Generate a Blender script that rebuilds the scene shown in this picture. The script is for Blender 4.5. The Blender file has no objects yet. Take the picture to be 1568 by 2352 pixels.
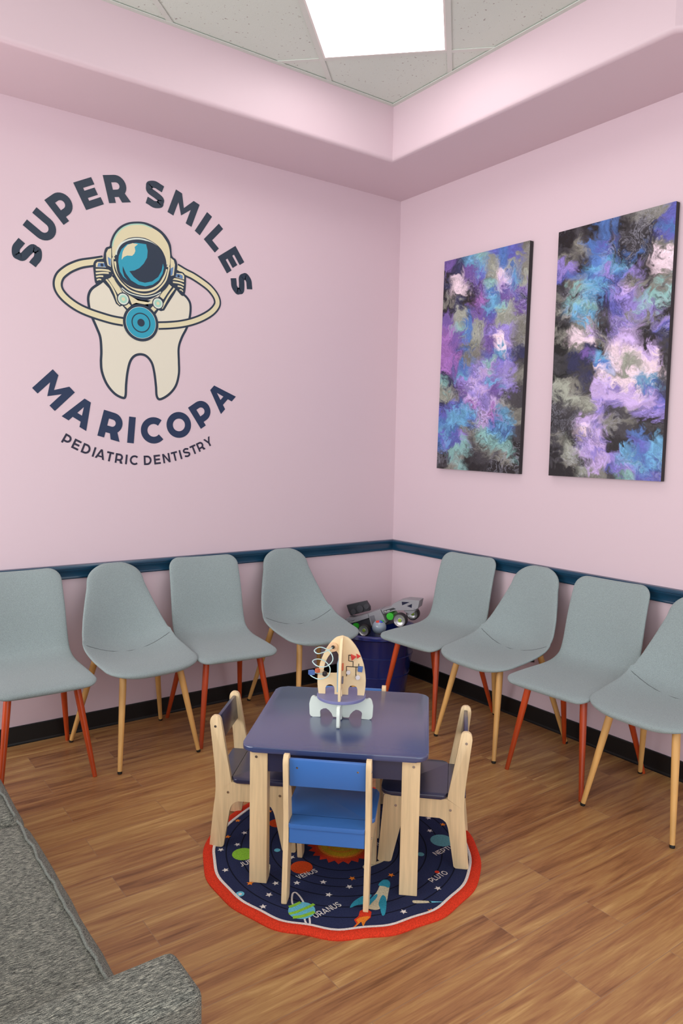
import bpy, bmesh, math, random
import numpy as np
from math import sin, cos, pi, radians, sqrt, atan2
from mathutils import Vector, Matrix, geometry, noise as mnoise
SC = bpy.context.scene
COL = SC.collection
# ---------------------------------------------------------------- camera
def look(yaw, pitch, roll):
    f = Vector((sin(yaw)*cos(pitch), cos(yaw)*cos(pitch), sin(pitch)))
    r = Vector((cos(yaw), -sin(yaw), 0)); u = r.cross(f)
    r2 = r*cos(roll)+u*sin(roll); u2 = u*cos(roll)-r*sin(roll)
    return Matrix((r2, u2, -f)).transposed().to_4x4()
cam = bpy.data.objects.new('camera', bpy.data.cameras.new('camera')); COL.objects.link(cam)
cam.matrix_world = Matrix.Translation((-3.1834, -3.7811, 1.4971)) @ look(radians(36.064), radians(-5.212), radians(0.9994))
cam.data.sensor_width = 36; cam.data.sensor_height = 36; cam.data.sensor_fit = 'AUTO'
cam.data.lens = 36*1703.24/2352; cam.data.clip_start = .05
SC.camera = cam
# ---------------------------------------------------------------- light, world, exposure
SC.view_settings.view_transform = 'Standard'; SC.view_settings.look = 'None'
SC.view_settings.gamma = 1; SC.view_settings.use_curve_mapping = False
SC.view_settings.exposure = 0.10
PANEL_STRENGTH = 4.6
w = bpy.data.worlds.new('world'); SC.world = w; w.use_nodes = True
w.node_tree.nodes['Background'].inputs[0].default_value = (.95, .97, 1, 1)   # daylight from the open storefront side behind the camera
w.node_tree.nodes['Background'].inputs[1].default_value = 1.86
def area(name, loc, target, sx, sy, power, col):
    l = bpy.data.lights.new(name, 'AREA'); l.shape = 'RECTANGLE'; l.size = sx; l.size_y = sy; l.energy = power; l.color = col
    o = bpy.data.objects.new(name, l); COL.objects.link(o); o.location = loc
    o.rotation_euler = (Vector(target)-Vector(loc)).to_track_quat('-Z', 'Y').to_euler(); return o
area('right_wall_fill', (-5.1, -1.3, 1.5), (-.1, -2.6, 1.1), 2.2, 2.0, 72, (1, .98, .96))  # added fill lamp out of view at the left, brightens the right wall

# ---------------------------------------------------------------- materials
def lin(c):
    return tuple((v/255/12.92 if v/255 <= .04045 else ((v/255+.055)/1.055)**2.4) for v in c)+(1,)
MATS = {}
def mat(name, c, rough=.5, spec=.5, metal=0, var=0, vscale=20, bump=0, bscale=60, coat=0, stretch=(1, 1, 1), c2=None, detail=4, emit=0, sheen=0):
    if name in MATS: return MATS[name]
    m = bpy.data.materials.new(name); m.use_nodes = True; nt = m.node_tree; b = nt.nodes['Principled BSDF']
    b.inputs['Base Color'].default_value = lin(c); b.inputs['Roughness'].default_value = rough
    b.inputs['Specular IOR Level'].default_value = spec; b.inputs['Metallic'].default_value = metal
    b.inputs['Coat Weight'].default_value = coat; b.inputs['Coat Roughness'].default_value = .24; b.inputs['Sheen Weight'].default_value = sheen
    if emit: b.inputs['Emission Color'].default_value = (1, .98, .95, 1); b.inputs['Emission Strength'].default_value = emit
    if var or bump:
        tc = nt.nodes.new('ShaderNodeTexCoord'); mp = nt.nodes.new('ShaderNodeMapping'); mp.inputs['Scale'].default_value = stretch
        nt.links.new(tc.outputs['Object'], mp.inputs[0])
    if var:
        n = nt.nodes.new('ShaderNodeTexNoise'); n.inputs['Scale'].default_value = vscale; n.inputs['Detail'].default_value = detail
        nt.links.new(mp.outputs[0], n.inputs['Vector'])
        r = nt.nodes.new('ShaderNodeValToRGB'); r.color_ramp.elements[0].position = .5-.22; r.color_ramp.elements[1].position = .5+.22
        k = c2 if c2 else tuple(max(0, v*(1-var)) for v in c)
        r.color_ramp.elements[0].color = lin(k); r.color_ramp.elements[1].color = lin(c if c2 else tuple(min(255, v*(1+var)) for v in c))
        nt.links.new(n.outputs['Fac'], r.inputs[0]); nt.links.new(r.outputs[0], b.inputs['Base Color'])
    if bump:
        n = nt.nodes.new('ShaderNodeTexNoise'); n.inputs['Scale'].default_value = bscale; n.inputs['Detail'].default_value = 3
        nt.links.new(mp.outputs[0], n.inputs['Vector'])
        bp = nt.nodes.new('ShaderNodeBump'); bp.inputs['Strength'].default_value = bump; bp.inputs['Distance'].default_value = .002
        nt.links.new(n.outputs['Fac'], bp.inputs['Height']); nt.links.new(bp.outputs[0], b.inputs['Normal'])
    MATS[name] = m; return m
WALL = mat('pink_paint', (211, 189, 198), .42, .35, bump=.05, bscale=150)
SOFF = WALL
NAVYP = mat('navy_trim_paint', (22, 62, 88), .22, .5)
BLACKV = mat('black_vinyl', (12, 11, 12), .45, .4)
GREYF = mat('grey_fabric', (140, 152, 153), .95, .15, var=.09, vscale=420, bump=.35, bscale=500, sheen=.15, detail=2)
SEAMF = mat('seam_thread', (88, 94, 96), .9)
REDWOOD = mat('red_stained_leg', (176, 66, 26), .28, .5, var=.16, vscale=9, stretch=(1, 1, .25))
TANWOOD = mat('tan_wood_leg', (208, 160, 96), .4, .4, var=.1, vscale=14, stretch=(1, 1, .2))
RUBBER = mat('black_rubber', (22, 20, 20), .6)
BIRCH = mat('birch_board', (226, 198, 156), .42, .4, var=.05, vscale=16, stretch=(6, 6, .35))
BIRCHEDGE = mat('birch_edge', (232, 210, 176), .5)
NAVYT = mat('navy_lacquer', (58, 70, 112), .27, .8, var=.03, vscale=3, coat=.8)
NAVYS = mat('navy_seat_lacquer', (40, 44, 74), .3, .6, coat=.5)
BLUE = mat('blue_lacquer', (62, 112, 184), .34, .45)
STEEL = mat('steel', (190, 190, 190), .25, .5, 1)
WHITEP = mat('white_panel_paint', (232, 234, 226), .4)
DARKF = mat('dark_frame', (30, 30, 32), .5)

# ---------------------------------------------------------------- mesh helpers
def obj(name, bm, m, parent=None, smooth=False, label=None, angle=40):
    me = bpy.data.meshes.new(name); bmesh.ops.recalc_face_normals(bm, faces=bm.faces); bm.to_mesh(me); bm.free()
    for x in (m if isinstance(m, (list, tuple)) else [m]): me.materials.append(x)
    o = bpy.data.objects.new(name, me); COL.objects.link(o)
    if smooth:
        for p in me.polygons: p.use_smooth = True
        try: me.set_sharp_from_angle(angle=radians(angle))
        except Exception: pass
    if parent: o.parent = parent
    if label: o['label'] = label
    return o
def tag(o, label, cat, group=None, kind=None):
    o['label'] = label; o['category'] = cat
    if group: o['group'] = group
    if kind: o['kind'] = kind
    return o
def thing(name, label, cat, loc=(0, 0, 0), rz=0, group=None):
    o = bpy.data.objects.new(name, None); COL.objects.link(o); o.location = loc; o.rotation_euler = (0, 0, rz)
    o.empty_display_size = .05
    return tag(o, label, cat, group)
def struct(name, bm, m, smooth=False):
    o = obj(name, bm, m, smooth=smooth); o['kind'] = 'structure'; return o
def dup(o, parent=None):
    c = o.copy(); COL.objects.link(c)
    if parent: c.parent = parent
    for ch in list(o.children): dup(ch, c)
    return c
def face(bm, pts, mi=0):
    f = bm.faces.new([bm.verts.new(p) for p in pts]); f.material_index = mi; return f
def box(bm, lo, hi, M=None, mi=0, bev=0, seg=2):
    r = bmesh.ops.create_cube(bm, size=1)['verts']
    for v in r: v.co = Vector([(lo[i]+hi[i])/2+v.co[i]*(hi[i]-lo[i]) for i in range(3)])
    fs = {f for v in r for f in v.link_faces}
    for f in fs: f.material_index = mi
    if bev:
        es = list({e for f in fs for e in f.edges})
        q = bmesh.ops.bevel(bm, geom=es, offset=bev, segments=seg, affect='EDGES', profile=.5)
        vs = {v for f in q['faces'] for v in f.verts} | {v for v in r if v.is_valid}
        for f in q['faces']: f.material_index = mi
        vs = [v for v in vs if v.is_valid]
    else: vs = r
    if M is not None:
        for v in vs: v.co = M @ v.co
    return vs
def prism(bm, poly, o, ax, ay, az, depth, mi=0, bev=0, mi_side=None, seg=2):
    """polygon (x,y) pairs on axes ax, ay from o, extruded by depth along az"""
    o, ax, ay, az = Vector(o), Vector(ax), Vector(ay), Vector(az)
    pts = [o+ax*p[0]+ay*p[1] for p in poly]
    n = len(pts)
    A = [bm.verts.new(p) for p in pts]; B = [bm.verts.new(p+az*depth) for p in pts]
    fs = [bm.faces.new(A), bm.faces.new(B[::-1])]
    for f in fs: f.material_index = mi
    sd = []
    for i in range(n):
        f = bm.faces.new([A[i], B[i], B[(i+1) % n], A[(i+1) % n]]); f.material_index = mi if mi_side is None else mi_side; sd.append(f)
    if bev:
        es = [e for f in fs for e in f.edges]
        bmesh.ops.bevel(bm, geom=es, offset=bev, segments=seg, affect='EDGES', profile=.5)
    else:
        bmesh.ops.triangulate(bm, faces=[f for f in fs if len(f.verts) > 4])
def rrect(x0, y0, x1, y1, r, n=6):
    out = []
    for cx, cy, a in ((x1-r, y1-r, 0), (x0+r, y1-r, 90), (x0+r, y0+r, 180), (x1-r, y0+r, 270)):
        for i in range(n+1):
            t = radians(a+90*i/n); out.append((cx+r*cos(t), cy+r*sin(t)))
    return out
def rounded(poly, rad, n=4):
    """polygon with every corner rounded; rad: number or list"""
    out = []; N = len(poly)
    for i in range(N):
        p, a, b = Vector(poly[i]), Vector(poly[i-1]), Vector(poly[(i+1) % N])
        r = rad[i] if isinstance(rad, (list, tuple)) else rad
        d1, d2 = a-p, b-p; r = min(r, d1.length*.45, d2.length*.45)
        if r <= 0: out.append(tuple(p)); continue
        s, e = p+d1.normalized()*r, p+d2.normalized()*r
        for k in range(n+1):
            t = k/n; q = s*(1-t)**2+p*2*t*(1-t)+e*t*t; out.append(tuple(q))
    return out
def tube(bm, pts, r, seg=10, cap=True, mi=0):
    pts = [Vector(p) for p in pts]; rs = r if isinstance(r, (list, tuple)) else [r]*len(pts)
    rings = []; up = None
    for i, p in enumerate(pts):
        t = (pts[min(i+1, len(pts)-1)]-pts[max(i-1, 0)]).normalized()
        if up is None:
            up = t.orthogonal().normalized()
        up = (up-t*up.dot(t)).normalized(); b = t.cross(up)
        rings.append([bm.verts.new(p+(up*cos(2*pi*k/seg)+b*sin(2*pi*k/seg))*rs[i]) for k in range(seg)])
    for a, b in zip(rings, rings[1:]):
        for k in range(seg):
            f = bm.faces.new([a[k], a[(k+1) % seg], b[(k+1) % seg], b[k]]); f.material_index = mi
    if cap:
        bm.faces.new(rings[0][::-1]).material_index = mi; bm.faces.new(rings[-1]).material_index = mi
def lathe(bm, prof, M=None, seg=40, mi=0):
    """profile (r,z) list about z"""
    M = M or Matrix.Identity(4); rings = []
    for r, z in prof:
        if r < 1e-6: rings.append([bm.verts.new(M @ Vector((0, 0, z)))])
        else: rings.append([bm.verts.new(M @ Vector((r*cos(2*pi*k/seg), r*sin(2*pi*k/seg), z))) for k in range(seg)])
    for a, b in zip(rings, rings[1:]):
        for k in range(seg):
            k2 = (k+1) % seg
            vs = [a[0], b[k2], b[k]] if len(a) == 1 else ([a[k], a[k2], b[0]] if len(b) == 1 else [a[k], a[k2], b[k2], b[k]])
            bm.faces.new(vs).material_index = mi
def crom(pts, n=6, closed=False):
    pts = [Vector(p) for p in pts]; N = len(pts); out = []
    rng = range(N) if closed else range(N-1)
    for i in rng:
        g = (lambda j: pts[j % N]) if closed else (lambda j: pts[max(0, min(N-1, j))])
        p0, p1, p2, p3 = g(i-1), g(i), g(i+1), g(i+2)
        for k in range(n):
            t = k/n
            out.append(.5*((2*p1)+(p2-p0)*t+(2*p0-5*p1+4*p2-p3)*t*t+(3*p1-p0-3*p2+p3)*t**3))
    if not closed: out.append(pts[-1])
    return [tuple(p) for p in out]
def flat_poly(bm, pts, T, mi=0):
    """filled outline in 2-D, T maps (x,y)->3-D"""
    v = [Vector((p[0], p[1], 0)) for p in pts]
    tris = geometry.tessellate_polygon([v])
    vs = [bm.verts.new(T(p[0], p[1])) for p in pts]
    for t in tris:
        try: bm.faces.new([vs[i] for i in t]).material_index = mi
        except ValueError: pass
def flat_stroke(bm, pts, wd, T, mi=0, closed=False):
    P = [Vector(p[:2]) for p in pts]; n = len(P); L, Rr = [], []
    for i in range(n):
        a = P[i-1] if (i or closed) else P[i]; b = P[(i+1) % n] if (i < n-1 or closed) else P[i]
        d1 = (P[i]-a); d2 = (b-P[i])
        if d1.length < 1e-9: d1 = d2
        if d2.length < 1e-9: d2 = d1
        d1, d2 = d1.normalized(), d2.normalized(); t = (d1+d2)
        t = t.normalized() if t.length > 1e-6 else d1
        nn = Vector((-t.y, t.x)); k = max(.35, nn.dot(Vector((-d1.y, d1.x))))
        L.append(bm.verts.new(T(*(P[i]+nn*wd/2/k)))); Rr.append(bm.verts.new(T(*(P[i]-nn*wd/2/k))))
    for i in range(n if closed else n-1):
        j = (i+1) % n
        bm.faces.new([L[i], L[j], Rr[j], Rr[i]]).material_index = mi
def sweep(bm, prof, path):
    """prof: (offset toward room, z); path: 2-D points, room on the right-hand side of travel"""
    n = len(path); P = [Vector(p) for p in path]; rings = []
    for i in range(n):
        d1 = (P[i]-P[i-1]).normalized() if i else (P[1]-P[0]).normalized()
        d2 = (P[i+1]-P[i]).normalized() if i < n-1 else d1
        n1, n2 = Vector((d1.y, -d1.x)), Vector((d2.y, -d2.x)); m = (n1+n2).normalized(); m /= m.dot(n1)
        rings.append([bm.verts.new((P[i].x+m.x*o, P[i].y+m.y*o, z)) for o, z in prof])
    k = len(prof)
    for a, b in zip(rings, rings[1:]):
        for j in range(k): bm.faces.new([a[j], a[(j+1) % k], b[(j+1) % k], b[j]])
    bm.faces.new(rings[0]); bm.faces.new(rings[-1][::-1])
# ---------------------------------------------------------------- lettering: stroke glyphs on a cap height of 1
def arc(cx, cy, rx, ry, a0, a1, n=14):
    return [(cx+rx*cos(radians(a0+(a1-a0)*i/n)), cy+ry*sin(radians(a0+(a1-a0)*i/n))) for i in range(n+1)]
def glyph(ch, w):
    h = w/2; S, Pg = [], []   # strokes, polygons
    if ch == 'I': W = w; Pg.append([(0, 0), (w, 0), (w, 1), (0, 1)])
    elif ch == 'L': W = .65+w*.1; S.append([(h, 1), (h, h), (W, h)])
    elif ch == 'E':
        W = .67+w*.25; S.append([(W, 1-h), (h, 1-h), (h, h), (W+.01, h)]); S.append([(h, .5), (W-.05, .5)])
    elif ch == 'T': W = .68+w*.2; S += [[(0, 1-h), (W, 1-h)], [(W/2, 1-h), (W/2, 0)]]
    elif ch in 'PR':
        W = .70+w*.45; b = .30 if ch == 'P' else .34; ym = (1-h+b+.0)/2; ry = (1-h-b)/2; cx = W-h-ry
        S += [[(h, 0), (h, 1)], [(w*.9, 1-h), (cx, 1-h)]+arc(cx, ym, ry, ry, 90, -90)[1:]+[(w*.9, b)]]
        if ch == 'R': Pg.append([(W-1.25*w-.12, b+h*.3), (W-.42*w-.06, b+h*.6), (W+.05, 0), (W-1.15*w, 0)])
    elif ch == 'D':
        W = .80+w*.25; cx = .36; S += [[(h, 0), (h, 1)], [(w*.9, 1-h), (cx, 1-h)]+arc(cx, .5, W-h-cx, .5-h, 90, -90)[1:]+[(w*.9, h)]]
    elif ch == 'U':
        W = .76+w*.35; r = W/2-h; S.append([(h, 1)]+arc(W/2, r+h-.01, r, r, 180, 360)+[(W-h, 1)])
    elif ch == 'O': W = 1.0+w*.15; Pg = None; S.append(('c', arc(W/2, .5, W/2-h, .5-h+.01, 0, 360, 40)[:-1]))
    elif ch == 'C': W = .86+w*.15; S.append(arc(.5+w*.07, .5, .5+w*.07-h, .5-h+.01, 45, 315, 28))
    elif ch == 'S':
        W = .68+w*.3; S.append(crom([(W-h*.55, .80-h*.05), (W*.72, .965-h), (W*.46, 1.01-h), (W*.2, .93-h*.9), (h, .72), (W*.22, .585), (W*.55, .49), (W*.83, .385), (W-h, .27), (W*.8, .07+h*.9), (W*.52, -.01+h), (W*.26, .04+h), (h*.55, .20)], 5))
    elif ch == 'M':
        W = .84+w*.95; S += [[(h, 0), (h, 1)], [(W-h, 0), (W-h, 1)]]
        Pg += [[(0, 1), (w*1.05, 1), (W/2+w*.02, .50), (W/2, .18)], [(W, 1), (W-w*1.05, 1), (W/2-w*.02, .50), (W/2, .18)]]
    elif ch == 'N': W = .78+w*.2; S += [[(h, 0), (h, 1)], [(W-h, 0), (W-h, 1)]]; Pg.append([(0, 1), (w*.98, 1), (W, 0), (W-w*.98, 0)])
    elif ch == 'A':
        W = .92+w*.35; m = W/2; a = w*.5; Pg += [[(0, 0), (w*1.08, 0), (m+a*.2, .80), (m+a, 1), (m-a, 1)], [(W, 0), (W-w*1.08, 0), (m-a*.2, .80), (m-a, 1), (m+a, 1)], [(.24, .19), (W-.24, .19), (W-.30, .19+w*.82), (.30, .19+w*.82)]]
    elif ch == 'Y': W = .82+w*.3; m = W/2; Pg += [[(0, 1), (w*1.12, 1), (m+h, .38), (m-h, .38)], [(W, 1), (W-w*1.12, 1), (m-h, .38), (m+h, .38)], [(m-h, 0), (m+h, 0), (m+h, .45), (m-h, .45)]]
    elif ch == 'J': W = .60; S.append([(W-h, 1), (W-h, .35)]+arc(W/2, .35, W/2-h, .35-h, 0, -140)[1:])
    elif ch == 'V': W = .8; Pg += [[(0, 1), (w*1.1, 1), (W/2+h*.6, 0), (W/2-h*.6, 0)], [(W, 1), (W-w*1.1, 1), (W/2-h*.6, 0), (W/2+h*.6, 0)]]
    elif ch == 'X': W = .8; Pg += [[(0, 1), (w*1.2, 1), (W, 0), (W-w*1.2, 0)], [(W, 1), (W-w*1.2, 1), (0, 0), (w*1.2, 0)]]
    elif ch == 'W': W = 1.1; Pg += [[(0, 1), (w, 1), (.36, 0), (.24, 0)], [(.24, 0), (.36, 0), (.61, 1), (.49, 1)], [(.49, 1), (.61, 1), (.86, 0), (.74, 0)], [(.74, 0), (.86, 0), (1.1, 1), (1.1-w, 1)]]
    else: W = .4
    return W, S, Pg or []
def put_glyph(bm, ch, w, T, mi=0, centred=True, lift=None):
    W, S, Pg = glyph(ch, w); x0 = W/2 if centred else 0
    Q = lambda x, y: T(x-x0, y); bms = []
    for s in S:
        n0 = len(bm.verts)
        if s[0] == 'c': flat_stroke(bm, s[1], w, Q, mi, True)
        else: flat_stroke(bm, s, w, Q, mi)
        bms.append(n0)
    for p in Pg: bms.append(len(bm.verts)); flat_poly(bm, p, Q, mi)
    if lift is not None:
        bm.verts.ensure_lookup_table(); bms.append(len(bm.verts))
        for k, (a, b) in enumerate(zip(bms, bms[1:])):
            for i in range(a, b): bm.verts[i].co += Vector(lift)*k
    return W
def put_text(bm, s, w, T, h, gap=.14, mi=0):
    x = 0
    for ch in s: 
        x += put_glyph(bm, ch, w, lambda a, b, x=x: T(x*h+a*h, b*h), mi, False)*1.0+gap
    return x*h
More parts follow.
